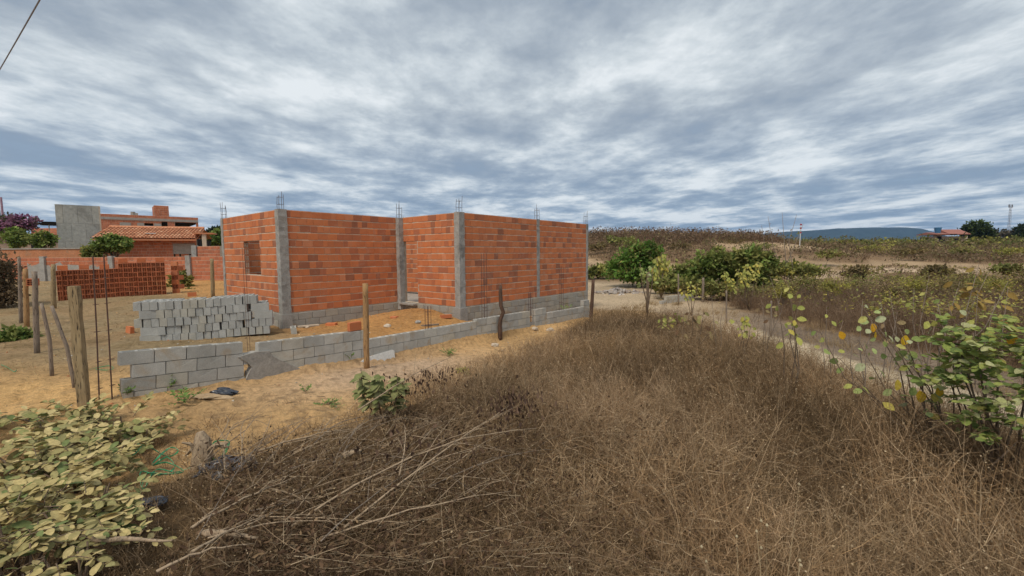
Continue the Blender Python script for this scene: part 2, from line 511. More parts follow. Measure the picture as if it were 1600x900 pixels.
# ------------------------------------------------------------------ ground
def ground_tint(x, y):
    t = (x - L0[0]) * U[0] + (y - L0[1]) * U[1]
    n = (x - L0[0]) * Vv[0] + (y - L0[1]) * Vv[1]
    nz = fbm(x * 0.7, y * 0.7, 4)
    n2 = fbm(x * 0.13 + 40, y * 0.13, 4)
    c = np.zeros(x.shape + (3,))
    def put(col, m):
        m = np.clip(m, 0, 1)[..., None]
        c[:] = c * (1 - m) + np.array(col) * m
    put((0.25, 0.165, 0.095), np.ones(x.shape))                                   # dry soil
    put((0.44, 0.315, 0.195), sm(0.05, 0.3, n2) * sm(20, 34, y))                  # bare patches
    left = sm(8.5, 5.0, x - 0.0 * y)
    put((0.61, 0.385, 0.18), sm(4.5, 2.0, x) * sm(32, 22, y))                    # orange sand of the yard
    put((0.39, 0.275, 0.155), sm(-4.0, -6.5, x) * sm(30, 20, y) * sm(7.2, 9.0, y) * 0.85)
    put((0.33, 0.245, 0.14), sm(-0.12, 0.25, nz + 0.08) * sm(-3.0, -7, x) * sm(30, 20, y) * sm(7.0, 9.5, y) * 0.95)
    put((0.24, 0.17, 0.085), sm(0.12, 0.3, vn(x * 2.1 + 5, y * 2.1)) * sm(-3.0, -7, x) * sm(6.8, 9.5, y) * 0.55)
    put((0.68, 0.425, 0.185), sm(-5.2, -6.2, x) * sm(7.6, 6.6, y) * sm(3.8, 4.6, y))
    put((0.56, 0.295, 0.11), sm(0.2, 0.8, n) * sm(13, 11, t) * sm(3, 5, t) * 0.9) # turned earth by the house
    put((0.74, 0.52, 0.34), np.exp(-((t - 4.0) / 2.1) ** 2 - ((n + 0.9) / 0.95) ** 2) * 1.2 * sm(0.1, -0.1, n))  # heap of pale sand
    gp = inside(GRASS, x + 0.5 * vn(x * 1.3, y * 1.3), y + 0.5 * vn(x * 1.3 + 9, y * 1.3))
    put((0.13, 0.086, 0.048), gp * 0.92)
    put((0.20, 0.14, 0.085), sm(-0.2, 0.3, vn(x * 1.1, y * 1.1)) * sm(1.2, 0.2, np.abs(n + 2.6)) * sm(5, 8, t) * 0.8)
    d = dist_line(x, y, PATH)
    put((0.68, 0.56, 0.39), sm(1.15, 0.65, d + 0.5 * vn(x * 1.7, y * 1.7)))
    d = dist_line(x, y, TRAIL)
    put((0.27, 0.205, 0.15), sm(1.45, 0.85, d + 0.5 * vn(x * 0.9, y * 0.9)) * sm(22, 17, y))
    put((0.52, 0.40, 0.27), sm(5.5, 3.0, np.hypot((x - 6.2), (y - 25) / 2.2)) * sm(3.2, 4.2, x))      # cleared sandy ground
    put((0.47, 0.31, 0.165), sm(1.6, 0.8, np.hypot((x - 4.6) / 1.2, (y - 17.6) / 1.0)))
    d = dist_line(x, y, BAND)
    put((0.56, 0.42, 0.29), sm(2.8, 1.4, d + 2.2 * vn(x * 0.25, y * 0.25)))
    # small litter
    dot = sm(0.22, 0.34, vn(x * 9, y * 9)) * sm(14, 6, np.hypot(x, y))
    put((0.24, 0.165, 0.10), dot * 0.5)
    c *= (1 + 0.28 * nz)[..., None]
    return np.clip(c, 0.02, 0.85)

def build_ground():
    az = np.concatenate([np.linspace(-62, 62, 620), np.linspace(64, 296, 90)[:-1]])
    az = np.radians(az)
    rr = np.concatenate([[0.02], np.geomspace(0.5, 60, 520), np.geomspace(62, 6500, 90)])
    A, RR = np.meshgrid(az, rr)
    X, Y = np.sin(A) * RR, np.cos(A) * RR
    Z = gz(X, Y)
    fr = np.random.default_rng(12)
    for k in range(420):                                   # footprints and scuffs in the loose sand
        if k < 240: fx, fy = fr.uniform(-8, 0.5), fr.uniform(3.8, 10.5)
        else: fx, fy = fr.uniform(-14, -4), fr.uniform(6.5, 16)
        an = fr.uniform(0, 3.14); ca, sa = math.cos(an), math.sin(an)
        L_, W2 = fr.uniform(.10, .17), fr.uniform(.05, .08)
        m = (np.abs(X - fx) < .45) & (np.abs(Y - fy) < .45)
        u_, v_ = (X[m] - fx) * ca + (Y[m] - fy) * sa, -(X[m] - fx) * sa + (Y[m] - fy) * ca
        q = (u_ / L_) ** 2 + (v_ / W2) ** 2
        Z[m] += -.030 * np.exp(-q) + .016 * np.exp(-(np.sqrt(q) - 1.5) ** 2 / .15)
    for off in (0.0, 1.35):                                # wheel ruts across the drive
        d = dist_line(X, Y, [(-12, 4.6 + off), (-7.5, 5.3 + off), (-6.3, 4.2 + off * .6)])
        Z -= .035 * np.exp(-(d / .10) ** 2) - .015 * np.exp(-((d - .2) / .07) ** 2)
    nA, nR = len(az), len(rr)
    c = ground_tint(X.ravel(), Y.ravel())
    i = np.arange(nR - 1)[:, None] * nA + np.arange(nA)[None]
    j = np.arange(nR - 1)[:, None] * nA + (np.arange(nA)[None] + 1) % nA
    Q = np.stack([i, j, j + nA, i + nA], -1).reshape(-1, 4)
    sp = Soup()
    sp.add(np.stack([X, Y, Z], -1).reshape(-1, 3), c, quads=Q[:, ::-1])
    m, k, bs, out = new_mat('sandy_soil')
    col = k.add('ShaderNodeVertexColor', layer_name='col').outputs[0]
    pos = coords(k)
    a = k.noise(pos, 9, 6, 0.68, 0.3)
    b = k.noise(pos, 55, 4, 0.7)
    col = k.mix(1.0, col, k.ramp(a, [(0.28, (0.60, 0.56, 0.52)), (0.5, (1, 1, 1)), (0.72, (1.25, 1.22, 1.18))]), 'MULTIPLY')
    col = k.mix(1.0, col, k.ramp(b, [(0.3, (0.78, 0.76, 0.74)), (0.7, (1.15, 1.15, 1.15))]), 'MULTIPLY')
    setin(k, bs, 'Base Color', col)
    setin(k, bs, 'Roughness', 0.95)
    bs.inputs['Specular IOR Level'].default_value = 0.1
    bump(k, bs, k.math('ADD', k.math('MULTIPLY', a, 2.4), b), 0.9, 0.045)
    o = sp.build('ground', m)
    o.data.polygons.foreach_set('use_smooth', [True] * len(o.data.polygons))
    tag(o, kind='structure')
build_ground()

# mesa on the horizon
def build_mesa():
    cols, rows = 160, 14
    x = np.linspace(1900, 6300, cols)
    pk = lambda px: (px - 800) / 686 * 4200
    prof = np.interp(x, [pk(1130), pk(1190), pk(1260), pk(1330), pk(1385), pk(1425), pk(1452), pk(1475), pk(1540), pk(1640), 6300],
                     [95, 185, 212, 236, 246, 244, 226, 165, 110, 105, 90])
    prof = prof + 9 * fbm(x * 0.004, x * 0 + 3, 4)
    t = np.linspace(0, 1, rows)
    V = []
    for k_, tt in enumerate(t):
        yy = 4000 + 420 * tt ** 1.5 + 60 * fbm(x * 0.006, np.full(cols, tt * 2.0), 3)
        V.append(np.stack([x, yy, prof * (1 - (1 - tt) ** 1.8)], 1))
    V.append(np.stack([x, np.full(cols, 5200.0), prof * 0.9], 1))
    V.append(np.stack([x, np.full(cols, 5900.0), prof * 0 - 2], 1))
    V = np.concatenate(V)
    i = (np.arange(rows + 1)[:, None] * cols + np.arange(cols - 1)[None])
    Q = np.stack([i, i + 1, i + 1 + cols, i + cols], -1).reshape(-1, 4)
    sp = Soup(); sp.add(V, pick([(0.04, 0.06, 0.05), (0.035, 0.055, 0.045)], len(V)), quads=Q)
    o = sp.build('mesa_hill', M['far_plant'])
    tag(o, kind='structure')
build_mesa()

# ------------------------------------------------------------------ bricks and blocks
def brick_mesh(name, mat, L=0.285, D=0.085, H=0.186, seed=0):
    """a laid brick: worn edges, one slightly uneven face; outer face at y = 0"""
    r = random.Random(seed)
    b = 0.007
    v = []
    for (z, ins) in ((0, b), (b * 1.2, 0), (H - b * 1.2, 0), (H, b)):
        for (x, y) in ((-L / 2 + ins, ins), (L / 2 - ins, ins), (L / 2 - ins, D), (-L / 2 + ins, D)):
            v.append((x + r.uniform(-.002, .002), y + r.uniform(-.0025, .0025), z + r.uniform(-.002, .002)))
    f = [(3, 2, 1, 0), (12, 13, 14, 15)]
    for k in range(3):
        for j in range(4):
            a, b2 = k * 4 + j, k * 4 + (j + 1) % 4
            f.append((a, b2, b2 + 4, a + 4))
    m = MB(); m.add(v, f)
    return m.mesh(name, mat)
BRICKS = [brick_mesh('brick', M['clay'], seed=i) for i in range(4)]

def hollow_block_mesh(name, mat, L=0.39, D=0.14, H=0.19, seed=0):
    """concrete block with two open cells in its top; outer face at y = 0"""
    r = random.Random(seed)
    m = MB()
    wx, wy = 0.034, 0.034
    xs = [-L / 2, -L / 2 + wx, -wx / 2, wx / 2, L / 2 - wx, L / 2]
    ys = [0, wy, D - wy, D]
    j = lambda: r.uniform(-.0022, .0022)
    grid = {}
    for a, x in enumerate(xs):
        for b, y in enumerate(ys):
            grid[a, b] = len(m.v); m.v.append((x + j(), y + j(), H + j()))
    for a in range(5):
        for b in range(3):
            if b == 1 and a in (1, 3): continue
            m.f.append((grid[a, b], grid[a + 1, b], grid[a + 1, b + 1], grid[a, b + 1]))
    for a in (1, 3):
        q = [grid[a, 1], grid[a + 1, 1], grid[a + 1, 2], grid[a, 2]]
        k = len(m.v)
        for i in q:
            p = m.v[i]; m.v.append((p[0], p[1], 0.02))
        for e in range(4):
            m.f.append((q[e], q[(e + 1) % 4], k + (e + 1) % 4, k + e))
        m.f.append((k, k + 1, k + 2, k + 3))
    k = len(m.v)
    for (x, y) in ((-L / 2, 0), (L / 2, 0), (L / 2, D), (-L / 2, D)):
        m.v.append((x + j(), y + j(), j()))
    cor = [grid[0, 0], grid[5, 0], grid[5, 3], grid[0, 3]]
    loops = [[grid[a, 0] for a in range(6)], [grid[5, b] for b in range(4)], [grid[a, 3] for a in range(5, -1, -1)], [grid[0, b] for b in range(3, -1, -1)]]
    for e in range(4):
        m.f.append(tuple(loops[e]) + (k + (e + 1) % 4, k + e))
    m.f.append((k + 3, k + 2, k + 1, k))
    me = m.mesh(name, mat)
    return me
HBLOCKS = [hollow_block_mesh('hollow_block', M['block'], seed=i) for i in range(4)]
M['block_grey'] = mat_rock('stacked_block', (0.36, 0.36, 0.34), (0.455, 0.455, 0.43), 3.2, 0.93, None, 90, 0.6, per=0.13)
GBLOCKS = [hollow_block_mesh('hollow_block', M['block_grey'], seed=20 + i) for i in range(4)]
OLDBLOCKS = [brick_mesh('base_block', M['block_old'], 0.385, 0.10, 0.195, seed=10 + i) for i in range(3)]

def hollow_brick_mesh(name, mat, Wd=0.14, D=0.29, H=0.19):
    """clay brick seen end on: six channels open towards -y"""
    m = MB()
    xs = [-Wd / 2, -Wd / 2 + .014, -.006, .006, Wd / 2 - .014, Wd / 2]
    zs = [0, .024, .066, .073, .117, .124, .166, H]
    for a in range(5):
        for b in range(7):
            if a in (1, 3) and b in (1, 3, 5):
                x0, x1, z0, z1, dp = xs[a], xs[a + 1], zs[b], zs[b + 1], 0.07
                k = len(m.v)
                m.v += [(x0, 0, z0), (x1, 0, z0), (x1, 0, z1), (x0, 0, z1), (x0, dp, z0), (x1, dp, z0), (x1, dp, z1), (x0, dp, z1)]
                m.f += [(k + e, k + (e + 1) % 4, k + 4 + (e + 1) % 4, k + 4 + e) for e in range(4)] + [(k + 4, k + 5, k + 6, k + 7)]
    for a in (0, 2, 4):
        k = len(m.v); m.v += [(xs[a], 0, 0), (xs[a + 1], 0, 0), (xs[a + 1], 0, H), (xs[a], 0, H)]; m.f.append((k, k + 1, k + 2, k + 3))
    for a in (1, 3):
        for b in (0, 2, 4, 6):
            k = len(m.v); m.v += [(xs[a], 0, zs[b]), (xs[a + 1], 0, zs[b]), (xs[a + 1], 0, zs[b + 1]), (xs[a], 0, zs[b + 1])]; m.f.append((k, k + 1, k + 2, k + 3))
    x = Wd / 2
    k = len(m.v)
    m.v += [(-x, 0, 0), (x, 0, 0), (x, 0, H), (-x, 0, H), (-x, D, 0), (x, D, 0), (x, D, H), (-x, D, H)]
    m.f += [(k + e, k + 4 + e, k + 4 + (e + 1) % 4, k + (e + 1) % 4) for e in range(4)] + [(k + 4, k + 7, k + 6, k + 5)]
    me = bpy.data.meshes.new(name); me.from_pydata(m.v, [], m.f); me.materials.append(mat); me.update()
    return me
HBRICK = hollow_brick_mesh('hollow_brick', M['clay_stack'])

def joined(parts, mat, name, parent, loc=None):
    """many alike pieces joined into one mesh: parts = [(mesh, matrix)]"""
    V, F, n = [], [], 0
    for me, mx in parts:
        co = np.empty(len(me.vertices) * 3); me.vertices.foreach_get('co', co)
        co = co.reshape(-1, 3); mx = np.array(mx)
        V.append(co @ mx[:3, :3].T + mx[:3, 3])
        F += [tuple(i + n for i in p.vertices) for p in me.polygons]
        n += len(co)
    nm = bpy.data.meshes.new(name)
    nm.from_pydata(np.concatenate(V).tolist(), [], F)
    nm.materials.append(mat)
    o = link(name, nm, parent, loc)
    o['kind'] = 'stuff'
    return o

def lumpy_box(d, n=(2, 2, 8), amp=0.006, seed=0, freq=5.0):
    """box from z = 0 up with a rough cast surface"""
    import bmesh
    bm = bmesh.new()
    bmesh.ops.create_cube(bm, size=1.0)
    bmesh.ops.subdivide_edges(bm, edges=[e for e in bm.edges if abs(e.verts[0].co.z - e.verts[1].co.z) > .5], cuts=n[2], use_grid_fill=True)
    bmesh.ops.subdivide_edges(bm, edges=[e for e in bm.edges if abs(e.verts[0].co.x - e.verts[1].co.x) > .3], cuts=n[0], use_grid_fill=True)
    bmesh.ops.subdivide_edges(bm, edges=[e for e in bm.edges if abs(e.verts[0].co.y - e.verts[1].co.y) > .3], cuts=n[1], use_grid_fill=True)
    from mathutils import noise
    for v in bm.verts:
        p = Vector((v.co.x * d[0], v.co.y * d[1], (v.co.z + .5) * d[2]))
        q = noise.noise_vector(p * freq + Vector((seed * 7.1, 0, 0)))
        p += q * amp
        v.co = p
    return bm
def bm_mesh(bm, name, mat, smooth=False):
    me = bpy.data.meshes.new(name)
    import bmesh
    bmesh.ops.recalc_face_normals(bm, faces=bm.faces)
    bm.to_mesh(me); bm.free()
    me.materials.append(mat)
    if smooth: me.polygons.foreach_set('use_smooth', [True] * len(me.polygons))
    return me

# ------------------------------------------------------------------ the unfinished house
BH = 0.205                                   # one course
Z0 = 0.46                                    # underside of the first brick course
NROW = 14
ZTOP = Z0 + NROW * BH
house = empty('brick_house', (HA[0], HA[1], 0.0), 'unfinished roofless house of orange clay bricks with grey concrete corner pillars', 'house')
OR = random.Random(11)

def lay_rows(L, nrow, z0, ops, bl=0.297, jit=0.02, x_start=0.0):
    """positions (x centre, length, z, row) of running-bond bricks on a wall of length L, leaving openings (x0, x1, row0, row1)"""
    out = []
    for r in range(nrow):
        x = x_start - (OR.uniform(0.05, 0.25) if r % 2 else OR.uniform(0.0, 0.06))
        while x < L - 0.02:
            ln = bl * OR.choice((1, 1, 1, 0.66, 0.66, 0.52)) + OR.uniform(-jit, jit) * 0.3
            a, b = max(x, 0.0), min(x + ln, L)
            x += ln
            segs = [(a, b)]
            for (o0, o1, r0, r1) in ops:
                if r0 <= r < r1:
                    ns = []
                    for (p, q) in segs:
                        if q <= o0 or p >= o1: ns.append((p, q)); continue
                        if p < o0: ns.append((p, o0))
                        if q > o1: ns.append((o1, q))
                    segs = ns
            for (p, q) in segs:
                if q - p > 0.05: out.append(((p + q) / 2, q - p, z0 + r * BH, r))
    return out

def core_boxes(L, z0, z1, ops, row0z, th, inset):
    """mortar core of a wall as boxes round its openings, local x along the wall, outer face at y = inset"""
    bx = []
    xs = sorted({0.0, L, *[o[0] for o in ops], *[o[1] for o in ops]})
    for a, b in zip(xs[:-1], xs[1:]):
        gaps = [(row0z + o[2] * BH, row0z + o[3] * BH) for o in ops if o[0] <= a + 1e-6 and o[1] >= b - 1e-6]
        z = z0
        for g0, g1_ in sorted(gaps):
            if g0 - z > 0.01: bx.append((a, b, z, g0))
            z = g1_
        if z1 - z > 0.01: bx.append((a, b, z, z1))
    m = MB()
    for a, b, c, d in bx:
        m.box(((a + b) / 2, inset + th / 2, (c + d) / 2), (b - a, th, d - c))
    return m

SIDE_OPS = [(4.5 - 2.65, 4.5 - 1.40, 5, 10)]
DOOR_OPS = [(0.12, 0.90, 0, 10)]
walls = [  # name of start, length, angle, openings, individually built bricks
    dict(p=HL, a=math.atan2(-Vv[1], -Vv[0]), L=4.5, ops=SIDE_OPS, face=True, zb=-0.1),
    dict(p=HA, a=ANG_U, L=3.96, ops=[], face=True, zb=-0.1),
    dict(p=HB, a=math.atan2(-Vv[1], -Vv[0]), L=2.92, ops=DOOR_OPS, face=True, zb=0.0),
    dict(p=HC, a=ANG_U, L=7.61, ops=[], face=True, zb=-0.45),
    dict(p=HL - Vv * 0.16, a=ANG_U, L=11.5, ops=[(8.2, 9.4, 5, 10)], face=False, zb=0.0),
    dict(p=HA + U * 6.6 + Vv * 4.3, a=math.atan2(-Vv[1], -Vv[0]), L=7.0, ops=[(5.2, 6.0, 0, 10)], face=False, zb=0.0),
    dict(p=HE + Vv * 7.3, a=math.atan2(-Vv[1], -Vv[0]), L=7.2, ops=[(2.5, 3.7, 5, 10)], face=False, zb=-0.3),
]
cand, rest = [], []
FLOORZ = Z0 - 0.03
for wi, w_ in enumerate(walls):
    ux, uy = math.cos(w_['a']), math.sin(w_['a'])
    nx, ny = -uy, ux
    th = 0.14
    core = core_boxes(w_['L'], Z0 - 0.015, ZTOP - 0.008, w_['ops'], Z0, th, 0.0065)
    lp = rel(house, (w_['p'][0], w_['p'][1], 0))
    wo_ = core.build('wall', M['mortar'], house, lp, (0, 0, w_['a']))
    w_['obj'] = wo_
    for (xc, ln, z, r) in lay_rows(w_['L'], NROW, Z0, w_['ops']):
        px, py = w_['p'][0] + ux * xc, w_['p'][1] + uy * xc
        d = math.hypot(px, py)
        cosv = abs(px * nx + py * ny) / d
        # local to the wall: outer face at y = 0, sunk a little unevenly
        rec = (wo_, xc, OR.uniform(-0.004, 0.003), z + OR.uniform(-.002, .003), ln - 0.006, OR.uniform(-.010, .010))
        (cand if w_['face'] else rest).append((cosv / d ** 2 * ln, rec))
        if wi in (4, 5, 6): pass
cand.sort(key=lambda t: -t[0])
def brick_matrix(rec):
    return Matrix.Translation((rec[1], rec[2], rec[3])) @ Matrix.Rotation(rec[5], 4, 'Y') @ Matrix.Diagonal((rec[4] / 0.285, 1, 1, 1))
for i, (s_, rec) in enumerate(cand[:300]):
    link('brick', BRICKS[i % 4], rec[0], (rec[1], rec[2], rec[3]), (0, rec[5], 0), (rec[4] / 0.285, 1, 1))
bpy.context.view_layer.update()
def local_matrix(o):
    return Matrix.Translation(o.location) @ o.rotation_euler.to_matrix().to_4x4()
joined([(BRICKS[i % 4], local_matrix(rec[0]) @ brick_matrix(rec)) for i, (s_, rec) in enumerate(cand[300:] + rest)], M['clay'], 'bricks', house)

# foundation: beam of concrete blocks under the bricks
found = {}
for wi in (0, 1, 2, 3):
    w_ = walls[wi]
    a = w_['a']
    m = MB()
    zb = w_['zb']
    m.box((w_['L'] / 2, 0.085, (zb + Z0 - 0.02) / 2), (w_['L'], 0.17, Z0 - 0.02 - zb))
    fo = m.build('foundation', M['mortar_grey'], house, rel(house, (w_['p'][0], w_['p'][1], 0)), (0, 0, a))
    nr = 4 if wi == 3 else 3
    for r in range(nr):
        z = Z0 - 0.02 - (r + 1) * 0.2
        x = -0.2 if r % 2 else 0.0
        while x < w_['L'] - 0.05:
            p0, p1 = max(x, 0.0), min(x + 0.395, w_['L'])
            x += 0.4
            if p1 - p0 < 0.08: continue
            if wi == 2 and r == 0 and p0 < 0.9 and p1 > 0.3 and False: continue
            link('concrete_block', OLDBLOCKS[(r + int(x * 5)) % 3], fo, ((p0 + p1) / 2, -0.022 + OR.uniform(-.004, .004), z), None, ((p1 - p0) / 0.392, 1, 1))

# floor slab inside, threshold at the door
fl = MB()
fx = [HA + U * 0.15 + Vv * 0.1, HB + U * 0.1 + Vv * 0.1 - Vv * 2.8, HE - U * 0.1 + Vv * 0.1, HE - U * 0.1 + Vv * 7.2, HL + U * 0.1 - Vv * 0.1]
fl = MB()
for (o_, du, dv) in ((HA + U * .16 + Vv * .16, 11.2, 4.0), (HB + U * .12 - Vv * 2.75, 7.2, 2.85)):
    c_ = o_ + U * du / 2 + Vv * dv / 2
    fl.box((*rel(house, (c_[0], c_[1], 0))[:2], FLOORZ - 0.2), (du, dv, 0.3), ANG_U)
fl.build('floor', M['mortar_grey'], house)
st = MB(); c_ = HB - Vv * 0.5 - U * 0.14
st.box((*rel(house, (c_[0], c_[1], 0))[:2], Z0 - 0.05), (0.16, 0.80, 0.05), ANG_U)
st.build('door_step', M['mortar_grey'], house)
# hollow brick ends showing in the left jamb of the window
for r in range(5, 10):
    link('brick', HBRICK, walls[0]['obj'], (SIDE_OPS[0][0] + 0.004, 0.078, Z0 + r * BH), (0, 0, math.pi / 2), (1, .3, 1))
# lintels over the door and the window
for wi, (x0, x1, z) in ((0, (1.75, 3.2, Z0 + 10 * BH)), (2, (0.1, 1.05, Z0 + 10 * BH))):
    m = MB(); w_ = walls[wi]
    m.box(((x0 + x1) / 2, 0.075, z + 0.012), (x1 - x0 - 0.1, 0.128, 0.03))
    m.build('lintel', M['mortar_grey'], w_['obj'])

# pillars with starter bars
def pillar(p, sx, sy, zb, ang, seed, bars=True, h=None, off=(0, 0)):
    top = (h or ZTOP) + 0.004
    bm = lumpy_box((sx, sy, top - zb), (4, 4, 34), 0.015, seed, 9.0)
    o = link('pillar', bm_mesh(bm, 'pillar', M['concrete'], False), house, rel(house, (p[0], p[1], zb)), (0, 0, ang))
    if bars:
        m = MB()
        b = 0.062
        r = random.Random(seed)
        for (i, j) in ((-1, -1), (1, -1), (1, 1), (-1, 1)):
            hh = r.uniform(0.34, 0.58)
            tx, ty = r.uniform(-.02, .02), r.uniform(-.02, .02)
            m.tube([(i * b, j * b, top - zb - 0.1), (i * b, j * b, top - zb + hh * .5), (i * b + tx, j * b + ty, top - zb + hh)], 0.0075, 5)
        for z in (0.13, 0.33):
            q = top - zb + z
            c4 = [(-b, -b, q), (b, -b, q), (b, b, q), (-b, b, q)]
            for e in range(4): m.tube([c4[e], c4[(e + 1) % 4]], 0.004, 4)
        m.build('rebar', M['steel'], o)
    return o
pillar(HA - U * 0.012 - Vv * 0.012 + (U + Vv) * 0.105, 0.235, 0.235, -0.15, ANG_U, 1)
pb = MB(); c_ = HA + (U + Vv) * 0.09
pb.box((*rel(house, (c_[0], c_[1], 0))[:2], 0.12), (0.27, 0.27, 0.60), ANG_U)
pb.build('pillar_base', M['concrete'], house)
pillar(HB - (U + Vv) * 0.075, 0.20, 0.20, 0.2, ANG_U, 2, h=ZTOP - 0.03)
pillar(HC + (U + Vv) * 0.090, 0.225, 0.225, -0.1, ANG_U, 3)
pb = MB(); c_ = HC + (U + Vv) * 0.08
pb.box((*rel(house, (c_[0], c_[1], 0))[:2], 0.15), (0.30, 0.30, 0.56), ANG_U)
pb.build('pillar_base', M['concrete'], house)
pillar(HC + U * 3.99 + Vv * 0.05, 0.17, 0.13, 0.0, ANG_U, 4)
pillar(HE - U * 0.05 + Vv * 0.07, 0.15, 0.18, -0.4, ANG_U, 5)
pillar(HL - Vv * 0.06 + U * 0.07, 0.18, 0.18, 0.0, ANG_U, 6)
pillar(HE + Vv * 7.25 - U * 0.05, 0.18, 0.18, 0.0, ANG_U, 7)
pillar(HL + U * 7.3 - Vv * 0.06, 0.18, 0.18, 0.0, ANG_U, 8)

# ------------------------------------------------------------------ boundary wall of hollow blocks
bwall = empty('boundary_wall', (L0[0], L0[1], 0.0), 'low unfinished boundary wall of grey hollow blocks with a gap and stepped top', 'wall')
BR = random.Random(5)
def place_block(t, z, ln, tilt=0.0, n=0.0, mesh=None):
    p = W_(t, n)
    link('concrete_block', mesh or HBLOCKS[BR.randrange(4)], bwall,
         rel(bwall, (p[0], p[1], z)), (BR.uniform(-.01, .01), tilt + BR.uniform(-.006, .006), ANG_U + BR.uniform(-.012, .012)), ((ln - 0.01) / 0.39, 1, 1))
def block_run(t0, t1, ztop, rows, slope=0.0, offs=(0, .2), skip=()):
    tilt = math.atan(-slope)
    for r in range(rows):
        t = t0 + (offs[r % 2] if (r % 2) else 0)
        if r % 2 and offs[1] and t0 + 0.1 < t and r not in skip:
            # half block at the start of the odd courses
            tc = (t0 + t) / 2
            if r != 1 or t0 > 0.5:
                place_block(tc, ztop - (r + 1) * 0.2 + slope * (tc - t0), t - t0, tilt)
        while t < t1 - 0.06:
            e = min(t + 0.4, t1)
            tc = (t + e) / 2
            place_block(tc, ztop - (r + 1) * 0.2 + slope * (tc - t0), e - t, tilt)
            t = e
block_run(0.0, 1.60, 0.695, 5, -0.066, (0, 0.13))
block_run(1.60, 2.02, 0.385, 1, -0.04, (0, 0.2))
block_run(1.84, 3.92, 0.535, 5, -0.03, (0, .2))
block_run(3.92, 7.32, 0.262, 4, -0.004)
block_run(7.32, 9.72, 0.300, 4, -0.010)
block_run(9.98, 10.6, 0.30, 4, 0)
block_run(10.6, 13.0, 0.12, 3, -0.01)
block_run(13.0, 13.4, 0.33, 4, 0)
# mortar smear closing the break under the gap
def smear():
    pts2 = [(1.52, 0.34), (1.78, 0.385), (2.02, 0.36), (2.08, 0.24), (2.36, 0.05), (2.62, -0.12), (2.60, -0.25), (1.60, -0.25), (1.62, -0.05), (1.72, 0.12), (1.66, 0.22)]
    m = MB()
    k = len(pts2)
    vs = []
    for (t, z) in pts2:
        p = W_(t, -0.028 + BR.uniform(-.006, .004)); vs.append(rel(bwall, (p[0], p[1], z)))
    for (t, z) in pts2:
        p = W_(t, 0.13); vs.append(rel(bwall, (p[0], p[1], z)))
    m.add(vs, [tuple(range(k))] + [tuple(range(2 * k - 1, k - 1, -1))] + [(i, (i + 1) % k, k + (i + 1) % k, k + i) for i in range(k)])
    m.build('mortar_patch', M['mortar_grey'], bwall)
smear()
m = MB()
p = W_(6.6, 0.075)
m.box(rel(bwall, (p[0], p[1], -0.35)), (13.2, 0.10, 0.5), ANG_U)
p = W_(2.75, 0.07)
m.box(rel(bwall, (p[0], p[1], -0.14)), (2.2, 0.09, 0.4), ANG_U)
m.build('wall_core', M['mortar_grey'], bwall)

# second low run of blocks further back on the right, a lone block pillar
lw = G(1045, 474)
backwall = empty('low_block_wall', tuple(lw), 'short low run of pale blocks on the sandy ground beyond the house', 'wall')
for i in range(7):
    c_ = np.array((0.35, 0.94)) * 0 + np.array((0.80, 0.60)) * (i * 0.4 - 0.4)
    z = g1(lw[0] + c_[0], lw[1] + c_[1])
    for r in range(2):
        if r == 1 and i in (0,): continue
        link('concrete_block', HBLOCKS[i % 4], backwall, (c_[0], c_[1], z - lw[2] - 0.05 + r * 0.2), (0, 0, math.atan2(.6, .8) + BR.uniform(-.02, .02)))
pp = W_(13.75, 0.2)
bp = empty('block_pillar', (pp[0], pp[1], g1(*pp)), 'short stub of stacked blocks at the far end of the boundary wall', 'pillar')
for r in range(2):
    link('concrete_block', HBLOCKS[r], bp, (0, 0, r * 0.2 - 0.05), (0, 0, ANG_U + r * 0.1), (0.7, 1, 1))

# rebar columns standing in the boundary wall
def rebar_column(t, z0, h, n=0.075, label='', lean=(0, 0), thin=False, grp='rebar columns standing in the boundary wall'):
    p = W_(t, n) if not hasattr(t, '__len__') else np.array(t)
    o = empty('rebar_column', (p[0], p[1], z0), label, 'rebar', grp, ANG_U)
    b = 0.03 if thin else 0.05
    for (i, j) in ((-1, -1), (1, 1)) if thin else ((-1, -1), (1, -1), (1, 1), (-1, 1)):
        m = MB()
        m.tube([(i * b, j * b, 0), (i * b + lean[0] * .5, j * b + lean[1] * .5, h * .5), (i * b + lean[0], j * b + lean[1], h * BR.uniform(.97, 1))], 0.0035 if thin else 0.006, 5)
        m.build('bar', M['rust'], o)
    z = 0.15
    while z < h - 0.05 and not thin:
        m = MB(); f = z / h
        c4 = [(a * b + lean[0] * f, c * b + lean[1] * f, z) for a, c in ((-1, -1), (1, -1), (1, 1), (-1, 1))]
        for e in range(4): m.tube([c4[e], c4[(e + 1) % 4]], 0.0035, 4)
        m.build('stirrup', M['rust'], o)
        z += 0.32
rebar_column(7.72, 0.1, 2.0, label='thin rebar column rising from the wall beside the dark crooked post')
rebar_column(9.85, -0.1, 0.95, label='short rebar column in the notch of the boundary wall')
rebar_column(11.6, -0.1, 1.75, label='rebar column in front of the far grey blockwork of the house')
rebar_column(5.7, 0.2, 0.62, 0.06, label='stubby rebar ends poking out of the middle of the boundary wall')
q = W_(1.8, 0.3)
rebar_column((q[0], q[1]), 0.1, 2.1, thin=True, label='tall thin rebar column behind the gap in the boundary wall')
